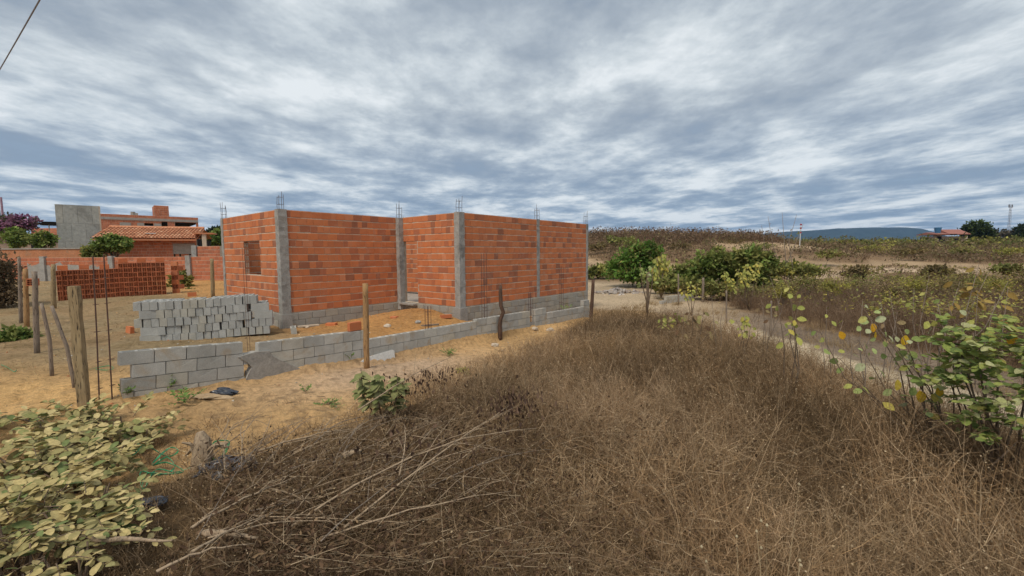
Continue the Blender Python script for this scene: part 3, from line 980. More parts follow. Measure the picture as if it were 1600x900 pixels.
# the two tall rusty bars at the open end of the wall
for (x0, y0, x1, y1, lb) in ((145, 400, 156, 640, 'tall rusty rebar with ties, left of the pair by the thick wooden post'), (162, 398, 175, 622, 'tall rusty rebar with ties, right of the pair touching the wall end')):
    a = P(x1, y1, 6.0 if x1 < 160 else 6.15); b_ = P(x0, y0, 6.05)
    a[2] = g1(a[0], a[1]) - 0.05
    o = empty('rebar', tuple(a), lb, 'rebar', 'rusty bars at the end of the wall')
    m = MB(); d = b_ - a
    m.tube([(0, 0, 0), tuple(d * .5 + np.array((.006, 0, 0))), tuple(d)], 0.0085, 6)
    m.build('bar', M['rust'], o)
    for f in (0.12, 0.3, 0.5, 0.68, 0.85):
        m = MB(); c_ = d * f
        m.tube([tuple(c_ + np.array((-.02, -.012, 0))), tuple(c_ + np.array((.03, -.012, .004))), tuple(c_ + np.array((.03, .03, .004))), tuple(c_ + np.array((-.02, .03, 0)))], 0.004, 4)
        m.build('tie', M['rust'], o)

# ------------------------------------------------------------------ stack of grey blocks
SA, SB = np.array((-8.55, 9.95)), np.array((-6.15, 11.05))
sdir = (SB - SA) / np.linalg.norm(SB - SA); sang = math.atan2(sdir[1], sdir[0])
sn = np.array((-sdir[1], sdir[0]))
slen = float(np.linalg.norm(SB - SA))
SR = random.Random(21)
GRP = 'grey hollow blocks in the stack'
LB_END, LB_SIDE, LB_TOP = 'grey concrete block end-on in the stack beside the house corner', 'grey concrete block lying lengthwise in the stack beside the house corner', 'grey hollow block with open cells along the top of the stack'
ORD = ('bottom', 'second', 'third', 'fourth', 'top')
def stack_block(s, n, z, side, top, r=4, back=False):
    # side: long face towards the camera; otherwise the short end
    p = SA + sdir * s + sn * n
    me = GBLOCKS[SR.randrange(4)]
    ang = sang + SR.uniform(-.035, .035) + (0 if side else math.pi / 2)
    tl = SR.uniform(-.02, .02) if not top else SR.uniform(-.012, .012)
    if side: off = np.array((0, 0))
    else: off = sn * 0.195 + sdir * 0.07
    o = link('concrete_block', me, None, (p[0] + off[0], p[1] + off[1], z), ((0, tl, ang) if side else (tl, 0, ang)))
    if back: tag(o, 'grey concrete block in the rear row of the grey stack, ' + ('topmost' if top else 'one course down'), 'block', 'rear row of grey blocks in the stack')
    else: tag(o, 'grey concrete block %s in the %s course of the stack beside the house corner' % ('laid lengthwise' if side else 'end-on', ORD[r]), 'block', GRP + ', %s course' % ORD[r])
for r in range(5):
    s = 0.0 + (0.02 if r % 2 else 0)
    e = slen + (0.02, 0.12, 0.10, 0.03, -0.22)[r]
    i = 0
    while s < e - 0.1:
        z = g1(*(SA + sdir * s)) * 0.0 + 0.045 + 0.05 * sm(0.8, 2.4, np.array(s)).item() + r * 0.195
        side = (i == 0 and r in (1, 3)) or (i == 0 and r == 0) or (s > slen - .42 and r in (2, 3)) 
        wd = 0.40 if side else 0.147 + SR.uniform(0, 0.012) + (0.03 if SR.random() < 0.12 else 0)
        stack_block(s + (0.2 if side else 0), SR.uniform(-.018, .018), z, side, r == 4, r)
        s += wd; i += 1
    if r == 4:
        s = 0.05
        while s < e - 0.1:
            z = 0.045 + 0.05 * sm(0.8, 2.4, np.array(s)).item() + r * 0.195
            stack_block(s, 0.41 + SR.uniform(-.01, .01), z - (0.0 if SR.random() < .8 else .195), False, True, 4, True)
            s += 0.152
    elif r == 3:
        s = 0.05
        while s < e - 0.1:
            stack_block(s, 0.41, 0.045 + 0.05 * sm(0.8, 2.4, np.array(s)).item() + r * 0.195, False, False, 3, True)
            s += 0.152

# ------------------------------------------------------------------ stack of red hollow bricks
RA, RB = G(90, 471)[:2], G(263, 459)[:2]
rdir = (RB - RA) / np.linalg.norm(RB - RA); rlen = float(np.linalg.norm(RB - RA))
rn = np.array((-rdir[1], rdir[0])); rang = math.atan2(rdir[1], rdir[0])
print('red stack', RA, RB, rlen)
nb = int(rlen / 0.146)
RGRP = 'red hollow bricks in the long stack'
for i in range(nb):
    f = i / (nb - 1)
    wob = 0.28 * math.sin(f * 4.2 + 0.4)
    rows = int(round(6 + 1.0 * sm(0.35, 0.75, np.array(f)).item()))
    p = RA + rdir * (i + .5) * 0.146 + rn * wob
    gz_ = g1(*p)
    for r in range(rows):
        n_ = SR.uniform(-.015, .015) - r * 0.004
        o = link('hollow_brick', HBRICK, None, (p[0] + rn[0] * n_ + rdir[0] * SR.uniform(-.006, .006), p[1] + rn[1] * n_, gz_ + r * 0.193 - 0.02), (0, SR.uniform(-.015, .015), rang + SR.uniform(-.04, .04)))
        cn = ('bottom', 'second', 'third', 'fourth', 'fifth', 'sixth', 'seventh', 'eighth')[r]
        tag(o, 'red hollow brick end-on in the %s course of the long curved red stack' % cn, 'brick', RGRP + ', %s course' % cn)
    if i % 2 == 0:
        b2 = p + rn * 0.34 + rdir * 0.07
        o = link('hollow_brick', BRICKS[i % 4], None, (b2[0], b2[1], gz_ + (rows - 1 + (i % 4 == 0)) * 0.193 - 0.02), (0, 0, rang + SR.uniform(-.1, .1)))
        tag(o, 'red brick lying flat along the back of the long curved stack', 'brick', 'bricks along the back of the red stack')
for r in range(7):
    p = RB + rdir * 0.24 + rn * 0.02
    zz_ = g1(*p) + r * 0.193 - 0.02
    if r % 2 == 0:
        o = link('hollow_brick', BRICKS[r % 4], None, (p[0], p[1], zz_), (0, 0, -.1 + SR.uniform(-.05, .05)))
        tag(o, 'red brick laid crosswise at the right end of the curved red stack', 'brick', 'crosswise bricks at the right end of the red stack')
    else:
        for k in (-.5, .5):
            o = link('hollow_brick', HBRICK, None, (p[0] + .146 * k, p[1] + .02, zz_), (0, 0, -.1))
            tag(o, 'red hollow brick end-on between crosswise bricks at the right end of the red stack', 'brick', 'end-on bricks at the right end of the red stack')

# ------------------------------------------------------------------ wooden posts
def post(px_base, py_base, py_top, wpx, mat, label, px_top=None, depth=None, square=False, bends=None, seed=0, grp='wooden fence posts'):
    b = G(px_base, py_base) if depth is None else P(px_base, py_base, depth)
    if depth is not None: b[2] = min(b[2], g1(b[0], b[1]))
    d = b[1]
    t = P(px_top if px_top is not None else px_base, py_top, d)
    r_ = wpx / FPX * d / 2
    rr = random.Random(seed)
    o = MB()
    n = 9
    pts, rad = [], []
    for i in range(n):
        f = i / (n - 1)
        q = (t - b) * f
        off = np.interp(f, [k[0] for k in bends], [k[1] for k in bends]) if bends else 0
        pts.append((q[0] + off + rr.uniform(-.12, .12) * r_, q[1] + rr.uniform(-.12, .12) * r_, q[2] - (0.12 if i == 0 else 0)))
        rad.append(r_ * (1.06 - 0.16 * f) * rr.uniform(.93, 1.06))
    o.tube(pts, rad, 8)
    ob = o.build('fence_post', M[mat], None, tuple(b), None, smooth=not square)
    tag(ob, label, 'post', grp)
    return ob
def timber(px, pyb, pyt, wpx, label):
    b = P(px, pyb, 5.9); b[2] = g1(b[0], b[1]) - 0.1
    t = P(px + 1, pyt, 5.9)
    wd = wpx / FPX * 5.9
    bm = lumpy_box((wd, wd * .82, t[2] - b[2]), (2, 2, 18), 0.010, 4, 5)
    ob = link('fence_post', bm_mesh(bm, 'fence_post', M['post']), None, tuple(b), (0, 0, 0.25))
    tag(ob, label, 'post', 'wooden fence posts')
timber(131, 632, 447, 12.5, 'thick square weathered timber post beside the two rusty bars')
post(573, 576, 443, 9.5, 'post_orange', 'round smooth orange-brown post in front of the boundary wall', 571, seed=3)
post(781, 531, 446, 6.5, 'post_dark', 'dark crooked branch used as a post before the right part of the wall', 782, bends=[(0, 0), (.35, 0), (.5, .09), (.62, .02), (1, 0.0)], seed=5)
post(923, 502, 437, 5.5, 'post_dark', 'straight dark brown post at the far end of the boundary wall', 927, seed=6)
post(1098, 472, 434, 4, 'stick_grey', 'grey post standing by the thicket beyond the sandy ground', 1099, seed=7)
post(42, 511, 420, 6.5, 'post_orange', 'reddish brown post at far left with a brick on it', 40, seed=8)
post(58, 552, 424, 7, 'stick_grey', 'grey rough post just right of the reddish post', 54, seed=9)
post(84, 482, 413, 6, 'post', 'pale greenish post in front of the red brick stack', 83, seed=10)
post(33, 505, 402, 4.5, 'stick_grey', 'thin grey post at far left behind the reddish one', 30, seed=11)
post(333, 464, 404, 5.5, 'post', 'short pale post left of the house in front of the red wall', 331, seed=12)
post(117, 606, 478, 5, 'stick_grey', 'thin crooked stick leaning left beside the thick timber post', 80, bends=[(0, 0), (.5, .06), (1, 0)], seed=13, grp='leaning sticks')
post(81, 586, 474, 5, 'stick_grey', 'thin grey stick leaning slightly, left of the crooked one', 65, bends=[(0, 0), (.5, .05), (1, 0)], seed=14, grp='leaning sticks')
post(1011, 490, 425, 4.5, 'stem', 'thin bare trunk stump with a twist right of the far dark post', 1013, seed=15)
dpost = float(G(42, 511)[1]) - .22
bk = P(47, 447, dpost)
o = link('hollow_brick', HBRICK, None, tuple(bk), (0, 0.05, 0.45)); tag(o, 'single pale hollow brick perched on the fence posts at far left', 'brick')

# ------------------------------------------------------------------ small things on the building site
def loose(name, mesh, p, rot, label, cat, group=None, scale=None):
    o = link(name, mesh, None, tuple(p), rot, scale); return tag(o, label, cat, group)
p = W_(3.75, 0.03); loose('brick', BRICKS[1], (p[0], p[1], 0.475), (0, 0, ANG_U + .1), 'single red brick standing on top of the grey boundary wall', 'brick')
def stone(seed, r, mat, flat=0.6):
    import bmesh
    from mathutils import noise
    bm = bmesh.new(); bmesh.ops.create_icosphere(bm, subdivisions=2, radius=1)
    for v in bm.verts:
        q = noise.noise_vector(v.co * 1.3 + Vector((seed * 3.1, 0, 0))) * 0.35
        v.co = (v.co + q) * r; v.co.z *= flat
    return bm_mesh(bm, 'stone', mat)
for i, (px, py, r, lb, mt) in enumerate(((605, 511, .10, 'pale stone lying on the earth in front of the door', 'mortar'), (480, 513, .06, 'small pale rubble lump at the foot of the corner pillar', 'mortar'),
        (835, 515, .12, 'small pale stone at the right foot of the boundary wall', 'mortar'), (773, 541, .10, 'flat broken pale lump before the dark crooked post', 'mortar'), (653, 505, .09, 'grey broken lump with a dark shadow by the wall top', 'mortar_grey'), (860, 517, .13, 'pinkish round lump half hidden in the dry grass', 'mortar'))):
    q = G(px, py)
    loose('stone', stone(i, r, M[mt]), (q[0], q[1], q[2] + r * .2), (0, 0, i), lb, 'stone')
def plank(px, py, L, Wd, H, rz, mat, name, label, cat, tilt=0):
    q = G(px, py); m = MB(); m.box((0, 0, H / 2), (L, Wd, H))
    o = m.build(name, M[mat], None, (q[0], q[1], q[2] + 0.01), (0, tilt, rz)); tag(o, label, cat)
plank(482, 511, 0.55, 0.16, 0.035, 0.6, 'mortar', 'plank', 'short pale plank on the ground by the corner pillar', 'plank')
plank(697, 498, 0.34, 0.12, 0.10, 0.5, 'clay', 'plank', 'flat reddish slab lying near the second pillar', 'slab')
plank(672, 510, 0.5, 0.08, 0.03, 0.5, 'stick_grey', 'plank', 'thin dark plank end resting near the boundary wall', 'plank')
# white sheet leaning on the wall by the round post
M['white'] = mat_rock('white_paint', (0.66, 0.65, 0.62), (0.76, 0.75, 0.72), 4, 0.7, (0.55, 0.50, 0.44), 40, 0.15)
m = MB()
c = []
for (x, z) in ((-.34, 0), (.30, 0), (.36, .05), (.36, .24), (.31, .27), (-.34, .22), (-.52, .14), (-.55, 0)):
    c.append((x, z))
k = len(c)
m.add([(x, 0, z) for x, z in c] + [(x, .02, z) for x, z in c], [tuple(range(k)), tuple(range(2 * k - 1, k - 1, -1))] + [(i, (i + 1) % k, k + (i + 1) % k, k + i) for i in range(k)])
p = W_(4.28, -0.06); o = m.build('white_sheet', M['white'], None, (p[0], p[1], g1(p[0], p[1] - .05) - 0.03), (R(-6), 0, ANG_U))
tag(o, 'white board leaning against the foot of the boundary wall', 'board')
# broken rubble heap beyond the house, each lump joined: nobody could count it
m = MB()
rb = G(965, 458)
for i in range(150):
    a, d = BR.uniform(0, 6.28), abs(BR.gauss(0, .55))
    x, y = math.cos(a) * d * 1.9, math.sin(a) * d * 0.9
    z = g1(rb[0] + x, rb[1] + y) - rb[2] + max(0, 0.35 * (1 - d))* BR.random()
    s_ = BR.uniform(.05, .16)
    m.box((x, y, z), (s_ * BR.uniform(.8, 2), s_, s_ * .7), BR.uniform(0, 3), BR.uniform(-.6, .6))
M['rubble'] = mat_rock('rubble', (0.42, 0.38, 0.36), (0.55, 0.50, 0.46), 3, .9, (0.38, 0.2, 0.14), 20, .4, per=0.35)
o = m.build('rubble', M['rubble'], None, tuple(rb)); tag(o, 'heap of broken grey rubble on the sandy ground', 'rubble', kind='stuff')

# pebbles, mortar crumbs and chips strewn over the yard: nobody could count them
def litter():
    r = np.random.default_rng(9)
    n = 5200
    x = r.uniform(-13, 3, n); y = r.uniform(4.3, 17, n)
    t = (x - L0[0]) * U[0] + (y - L0[1]) * U[1]; nn = (x - L0[0]) * Vv[0] + (y - L0[1]) * Vv[1]
    near_wall = np.exp(-(nn / .8) ** 2) + np.exp(-((nn - 3.9) / .7) ** 2) + .25
    k = (r.random(n) < near_wall * .7) & (vn(x * 1.3, y * 1.3) > -.22) & ((np.abs(nn) > .16) | (t < 0) | (t > 13.4))
    x, y, t, nn = x[k], y[k], t[k], nn[k]; n = len(x)
    s_ = 0.006 + .026 * r.random(n) ** 3 + .03 * (r.random(n) < .25) * r.random(n) * ((nn > .2) & (t > 3) & (t < 9)) * r.random(n)
    base = np.array([(1, 0, 0), (-.5, .87, 0), (-.5, -.87, 0), (0, 0, 1), (.2, .1, -.6)])
    V = base[None] * s_[:, None, None] * r.uniform(.6, 1.5, (n, 5, 1))
    a = r.uniform(0, 6.28, n); ca, sa = np.cos(a)[:, None], np.sin(a)[:, None]
    V = np.stack([V[..., 0] * ca - V[..., 1] * sa, V[..., 0] * sa + V[..., 1] * ca, V[..., 2] * .7], -1)
    V += np.stack([x, y, gz(x, y) + s_ * .1], 1)[:, None]
    i = (np.arange(n) * 5)[:, None]
    T = np.concatenate([i + np.array(q)[None] for q in ((0, 1, 3), (1, 2, 3), (2, 0, 3), (1, 0, 4), (2, 1, 4), (0, 2, 4))])
    sp = Soup()
    sp.add(V.reshape(-1, 3), np.repeat(pick([(0.50, 0.44, 0.35), (0.42, 0.38, 0.33), (0.45, 0.17, 0.08), (0.36, 0.25, 0.14), (0.24, 0.17, 0.10), (0.5, 0.33, 0.18), (0.5, 0.28, 0.12)], n, r), 5, 0), tris=T)
    o = sp.build('site_litter', M['litter']); tag(o, 'pebbles, brick chips and mortar crumbs strewn over the sandy yard', 'debris', kind='stuff')
M['litter'] = mat_plant('litter', 0, 0.95, False)
litter()
# broken bricks and chunks one can point to
for i, (px, py, nm, lb) in enumerate(((520, 507, 'brick', 'broken red brick lying flat by the corner pillar'), (612, 497, 'brick', 'half brick on the turned earth before the door'), (206, 520, 'brick', 'red brick lying on the sand left of the grey stack'), (300, 463, 'brick', 'single red brick by the low green weeds'), (455, 521, 'concrete_block', 'loose grey block half sunk behind the boundary wall'))):
    q = G(px, py)
    o = link(nm, BRICKS[i % 4] if nm == 'brick' else GBLOCKS[0], None, (q[0], q[1], q[2] - .03), (R(90) if i in (0, 1) else .1, 0, i * 1.3), (.6 if i in (1,) else 1, 1, 1)); tag(o, lb, 'brick' if nm == 'brick' else 'block')

# ------------------------------------------------------------------ neighbours on the left
NR = random.Random(31)
def brick_run(parent, p, ang, L, z0, nrow, mats, ops=(), name='bricks', core_mat='mortar', row_h=0.205, bl=0.3, th=0.14, zdown=0.5):
    """a far brick wall: mortar core plus real bricks joined into one part"""
    ops = list(ops)
    core = MB()
    m = core_boxes(L, z0 - zdown, z0 + nrow * BH - 0.006, ops, z0, th, 0.010)
    m.build('wall', M[core_mat], parent, rel(parent, (p[0], p[1], 0)), (0, 0, ang))
    T = Matrix.Translation(rel(parent, (p[0], p[1], 0))) @ Matrix.Rotation(ang, 4, 'Z')
    prt = []
    for (xc, ln, z, r) in lay_rows(L, nrow, z0, ops, bl):
        prt.append((BRICKS[NR.randrange(4)], T @ Matrix.Translation((xc, NR.uniform(-.004, .003), z)) @ Matrix.Diagonal(((ln - .014) / .285, 1, 1, 1))))
    joined(prt, M[mats], name, parent)

def at(px, y): return P(px, 400, y)[:2]
# red yard wall
ya, yb = at(-40, 24.6), at(352, 24.0)
yard = empty('yard_wall', (ya[0], ya[1], 0), 'long low red brick yard wall behind the brick stacks', 'wall')
yd = yb - ya; yL = float(np.linalg.norm(yd)); yang = math.atan2(yd[1], yd[0])
brick_run(yard, ya, yang, yL, 0.62, 7, 'clay_far', zdown=0.6)
yd = yd / yL; yn = np.array((-yd[1], yd[0]))
for px in (297, 172, 60):
    t = (at(px, 24.2) - ya) @ yd
    c = ya + yd * t - yn * 0.01
    bm = lumpy_box((0.26, 0.20, 1.62), (2, 2, 10), .012, px)
    link('pillar', bm_mesh(bm, 'pillar', M['concrete']), yard, rel(yard, (c[0], c[1], 0.5)), (0, 0, yang))
# rough grey plaster patches on the yard wall
def patch(x0, x1, zlo, zhi, seed, mat='mortar_grey'):
    r = random.Random(seed)
    m = MB(); n = 18
    V = []
    for i in range(n + 1):
        x = x0 + (x1 - x0) * i / n
        V.append((x, -0.012, zlo + r.uniform(0, .15))); V.append((x, -0.012, zhi + r.uniform(-.22, .1)))
    F = [(2 * i, 2 * i + 2, 2 * i + 3, 2 * i + 1) for i in range(n)]
    k = len(V)
    V += [(a, 0.03, c) for a, b, c in V]
    F += [(2 * i + 1, 2 * i + 3, k + 2 * i + 3, k + 2 * i + 1) for i in range(n)] + [(0, 1, k + 1, k), (2 * n, k + 2 * n, k + 2 * n + 1, 2 * n + 1)]
    m.add(V, F)
    m.build('plaster_patch', M[mat], yard, (0, 0, 0), (0, 0, yang))
tt = lambda px: float((at(px, 24.3) - ya) @ yd)
patch(tt(36), tt(158), 0.5, 1.72, 1)
# taller brick piece behind, with its pillar
y2 = empty('brick_wall', (*at(305, 25.6), 0), 'higher section of red brick wall with a grey pillar left of the house', 'wall')
e = at(344, 25.2); b0 = at(305, 25.6); L2 = float(np.linalg.norm(e - b0))
brick_run(y2, b0, math.atan2(*(e - b0)[::-1]), L2, 0.6, 10, 'clay_far')
bm = lumpy_box((0.28, 0.2, 2.2), (2, 2, 10), .012, 91); link('pillar', bm_mesh(bm, 'pillar', M['concrete']), y2, (0.02, -0.02, 0.5), (0, 0, yang))
# ochre plaster wall further left
ow = empty('plastered_wall', (*at(-30, 29), 0), 'dull orange plastered wall behind the yard wall at far left', 'wall')
M['ochre'] = mat_rock('ochre_plaster', (0.42, 0.17, 0.08), (0.50, 0.23, 0.12), 1.2, .9, (0.34, 0.20, 0.12), 12, .3)
a, b_ = at(-30, 29), at(150, 28.6); L = float(np.linalg.norm(b_ - a)); an = math.atan2(*(b_ - a)[::-1])
bm = lumpy_box((L, 0.16, 2.3), (30, 1, 6), .02, 3, 1.5)
link('wall', bm_mesh(bm, 'wall', M['ochre']), ow, (math.cos(an) * L / 2, math.sin(an) * L / 2, 0.3), (0, 0, an))
m = MB(); m.box((math.cos(an) * L / 2, math.sin(an) * L / 2, 2.635), (L + .1, .26, .07), an); m.build('coping', M['mortar_grey'], ow)

# tall grey block wall of the building at the left
gr_ = empty('grey_building', (*at(92, 34), 0), 'tall bare grey block building with a small dark canopy on its left', 'building')
q0, q1 = at(88, 34), at(156, 35.6)
d_ = q1 - q0; gL = float(np.linalg.norm(d_)); ga = math.atan2(d_[1], d_[0])
ztop = P(120, 320, 34.6)[2]
# panels of blockwork: individual courses, each plastered differently
gm = MB(); gm.box((math.cos(ga) * gL / 2 - math.sin(ga) * .3, math.sin(ga) * gL / 2 + math.cos(ga) * .3, ztop / 2), (gL - .02, .55, ztop - .02), ga)
gm.build('wall', M['plaster'], gr_)
M['panel'] = mat_rock('block_panel', (0.35, 0.355, 0.325), (0.43, 0.435, 0.40), 0.8, .92, (0.29, 0.29, 0.265), 6, .3, per=0.10)
nr, nc = 4, 3
for r in range(nr):
    for c in range(nc + r % 2):
        x0 = (c - 0.5 * (r % 2)) * gL / nc; x1 = x0 + gL / nc
        x0, x1 = max(x0, 0), min(x1, gL)
        zz0 = 0.4 + r * (ztop - 0.4) / nr; hh = (ztop - 0.4) / nr
        pm = MB(); pm.box(((x0 + x1) / 2, -0.01, zz0 + hh / 2), (x1 - x0 - .012, .05, hh - .012))
        pm.build('panel', M['panel'], gr_, (0, 0, 0), (0, 0, ga))
wm = MB(); wm.box((gL + .03, .28, ztop / 2), (.08, .62, ztop + 0.01)); wm.build('side_wall', M['mortar'], gr_, (0, 0, 0), (0, 0, ga))
cm = MB(); cm.box((-0.45, 0.6, 4.62), (0.9, 1.4, 0.14), 0, 0); cm.box((-0.40, 0.6, 4.74), (0.75, 1.3, 0.1)); cm.build('canopy', M['dark'], gr_, (0, 0, 0), (0, 0, ga))
pm = MB(); pm.tube([(-.4, .1, 0), (-.4, .1, 4.55)], .035, 6); pm.build('canopy_post', M['mortar'], gr_, (0, 0, 0), (0, 0, ga))

# flat roofed brick building behind, with concrete frame and dark openings
fb = empty('brick_building', (*at(150, 47), 0), 'unfinished flat-roofed brick building with dark openings behind the tiled house', 'building')
f0, f1 = at(150, 45), at(313, 51)
d_ = f1 - f0; fL = float(np.linalg.norm(d_)); fa = math.atan2(d_[1], d_[0])
fz = P(160, 333, 45)[2]
pxt = lambda px: fL * (px - 150) / 163
zz = lambda py: P(230, py, 47.5)[2]
nrows = int((fz - 0.3) / BH); BZ = fz - nrows * BH
ops = [(pxt(224), pxt(238), int((zz(358) - BZ) / BH), int((zz(349) - BZ) / BH + .9)), (pxt(251), pxt(261), int((zz(353) - BZ) / BH), int((zz(347) - BZ) / BH + .9)), (pxt(273), pxt(309), int((zz(360) - BZ) / BH), int((zz(346) - BZ) / BH + .9))]
T0 = (f0[0], f0[1])
fb.location = (f0[0], f0[1], 0)
brick_run(fb, f0, fa, fL, BZ, nrows, 'clay_far', ops)
rm = MB(); rm.box((fL / 2, 4.0, 2.2), (fL - .1, 7.4, 4.4)); rm.box((fL / 2, 4, fz - .6), (fL - .1, 7.6, .2)); rm.build('room_shade_block', M['dark'], fb, (0, 0, 0), (0, 0, fa))  # solid block, near-black colour stands for the shade of the rooms
bm_ = MB(); bm_.box((fL / 2, -0.012, zz(342.5)), (fL, .07, .26)); bm_.build('ring_beam', M['mortar_grey'], fb, (0, 0, 0), (0, 0, fa))
for px in (178, 211, 243, 266):
    cm = MB(); cm.box((pxt(px), -0.015, fz / 2 - .55), (.32, .075, fz - 1.2)); cm.build('pillar', M['mortar_grey'], fb, (0, 0, 0), (0, 0, fa))
cm = MB(); [cm.box(((pxt(a_) + pxt(b_)) / 2, -.018, zz(353)), (pxt(b_) - pxt(a_), .06, .62)) for a_, b_ in ((213, 223.5), (239, 250.5))]; cm.build('grey_band', M['mortar_grey'], fb, (0, 0, 0), (0, 0, fa))
cm = MB(); cm.box((pxt(195.5), -.02, zz(352)), (.9, .06, .5)); cm.build('shutter', M['mortar_grey'], fb, (0, 0, 0), (0, 0, fa))
# water tank box on its roof
tk0 = f0 + (f1 - f0) * (241 - 150) / 163 + np.array((-math.sin(fa), math.cos(fa))) * 0.4
tl = pxt(265) - pxt(241)
brick_run(fb, tk0, fa, tl, fz - 0.05, 6, 'clay_far', zdown=.1)
tm = MB(); tm.box((pxt(241) + tl / 2, 1.5, fz + .55), (tl - .01, 1.9, 1.15)); tm.build('tank_room', M['clay_far'], fb, (0, 0, 0), (0, 0, fa))
tm = MB(); tm.tube([(pxt(208), .3, fz), (pxt(208), .3, fz + .35)], .2, 8); tm.box((pxt(211), .3, fz + .1), (.5, .3, .25)); tm.build('vent', M['mortar_grey'], fb, (0, 0, 0), (0, 0, fa))

# the small house with the clay tile roof
th_ = empty('tiled_house', (*at(153, 30), 0), 'small brick house with a sloping orange clay tile roof', 'house')
h0, h1 = at(153, 29.4), at(306, 31.6)
th_.location = (h0[0], h0[1], 0)
d_ = h1 - h0; hl = float(np.linalg.norm(d_)); ha = math.atan2(d_[1], d_[0])
ez = P(230, 373, 30.2)[2]; rz = P(230, 356, 32.6)[2]
lw_ = h0 + np.array((-math.sin(ha), math.cos(ha))) * 0.45
brick_run(th_, lw_, ha, hl, 0.62, int((ez - .55) / BH), 'clay_far', [(hl * .74, hl * .76, 6, 8), (hl * .80, hl * .82, 6, 8), (hl * .905, hl * .93, 5, 8)], bl=0.3)
gm = MB(); gm.box((hl * .86, .425, 2.62), (hl * .24, .04, .75)); gm.build('grey_render', M['mortar_grey'], th_, (0, 0, 0), (0, 0, ha))
gm = MB(); gm.box((hl / 2, 2.9, 1.7), (hl - .02, 4.6, 3.3)); gm.build('room_shade_block', M['dark'], th_, (0, 0, 0), (0, 0, ha))  # solid filling painted almost black in place of indoor shade
M['tile'] = mat_clay('clay_tile', [(0, (0.42, 0.17, 0.085)), (.4, (0.56, 0.24, 0.125)), (.8, (0.64, 0.31, 0.17)), (1, (0.70, 0.40, 0.24))], 0.3, (0.62, 0.48, 0.34))
# barrel tiles: one column each, overlapping courses; smaller than can be picked apart, so one part
run, rise = 2.9, rz - ez
slope_len = math.hypot(run, rise)
tm = MB(); ncol = int(hl / 0.205) + 2; ncrs = 8
tv = []
for c in range(ncol):
    x = -0.15 + c * 0.205
    for r in range(ncrs):
        s0, s1 = r / ncrs, (r + 1.12) / ncrs
        rad = 0.098
        pts = []
        for (s_, lift, rr_) in ((s0, 0.03, rad * 1.06), (min(s1, 1.02), 0.0, rad * .9)):
            y0 = -0.25 + s_ * run; z0 = ez + s_ * rise + lift + NR.uniform(-.006, .006)
            for k in range(5):
                a = math.pi * k / 4
                pts.append((x + math.cos(a) * rr_, y0, z0 + math.sin(a) * rr_ * .8))
        tm.add(pts, [(k, k + 1, k + 6, k + 5) for k in range(4)])
me = bpy.data.meshes.new('roof_tiles'); me.from_pydata(tm.v, [], tm.f); me.materials.append(M['tile'])
o = link('roof_tiles', me, th_, (0, 0, 0), (0, 0, ha)); o['kind'] = 'stuff'
rm = MB()
rm.add([(-.2, -.22, ez - .03), (hl + .1, -.22, ez - .03), (hl + .1, run - .25, rz - .03), (-.2, run - .25, rz - .03), (-.2, -.22, ez - .12), (hl + .1, -.22, ez - .12), (hl + .1, run - .25, rz - .12), (-.2, run - .25, rz - .12)],
       [(0, 1, 2, 3), (7, 6, 5, 4), (0, 4, 5, 1), (1, 5, 6, 2), (2, 6, 7, 3), (3, 7, 4, 0)])
rm.add([(-.2, run - .25, rz - .03), (hl + .1, run - .25, rz - .03), (hl + .1, run + 2.4, ez + .2), (-.2, run + 2.4, ez + .2)], [(0, 1, 2, 3)])
rm.build('roof', M['tile'], th_, (0, 0, 0), (0, 0, ha))
rt = MB(); rt.tube([(-.15, run - .25, rz + .05), (hl * .5, run - .25, rz + .03), (hl + .1, run - .25, rz + .05)], .10, 7); rt.build('ridge', M['tile'], th_, (0, 0, 0), (0, 0, ha))
pm = MB(); pm.box((hl * .5, .75, ez + .34 * rise + .11), (.55, .35, .05), .2, 0); pm.build('pale_tile', M['white'], th_, (0, 0, 0), (0, 0, ha))
pm = MB(); pm.box((hl + .55, .5, ez + .42), (1.25, 1.2, .09)); pm.build('porch_roof', M['tile'], th_, (0, 0, 0), (0, 0, ha))
pm = MB(); pm.box((hl + .55, .1, ez / 2 + .3), (.24, .24, ez + .15)); pm.build('porch_pillar', M['mortar'], th_, (0, 0, 0), (0, 0, ha))

# old shed and far walls at the extreme left
sh = empty('old_shed', (*at(5, 40), 0), 'low weathered building with a pale flat roof beneath the pink tree', 'building')
a, b_ = at(-40, 40), at(92, 40); L = b_[0] - a[0]
sh.location = (a[0], a[1], 0)
M['shed'] = mat_rock('old_wall', (0.30, 0.22, 0.17), (0.42, 0.30, 0.22), 1.0, .9, (0.24, 0.17, 0.12), 8, .3)
sm_ = MB(); sm_.box((L / 2, 2, 2.0), (L, 4, 3.9)); sm_.build('wall', M['shed'], sh)
sm_ = MB(); sm_.box((L / 2, 1.9, 4.03), (L + .4, 4.6, .14)); sm_.build('roof', M['mortar_grey'], sh)
sm_ = MB(); sm_.box((L * .72, -.01, 3.1), (.5, .08, .35)); sm_.build('window', M['dark'], sh)  # dark slab on the wall, shade behind the window put into its colour
fw = empty('far_brick_house', (*at(58, 52), 0), 'plain brick wall of a house seen between pink tree and grey building', 'house')
brick_run(fw, at(52, 52), 0.0, 5.6, 0.8, 23, 'clay_far')
sm_ = MB(); sm_.box((2.8, 2.2, 2.7), (5.5, 4, 5.2)); sm_.build('rear_wall', M['clay_far'], fw)

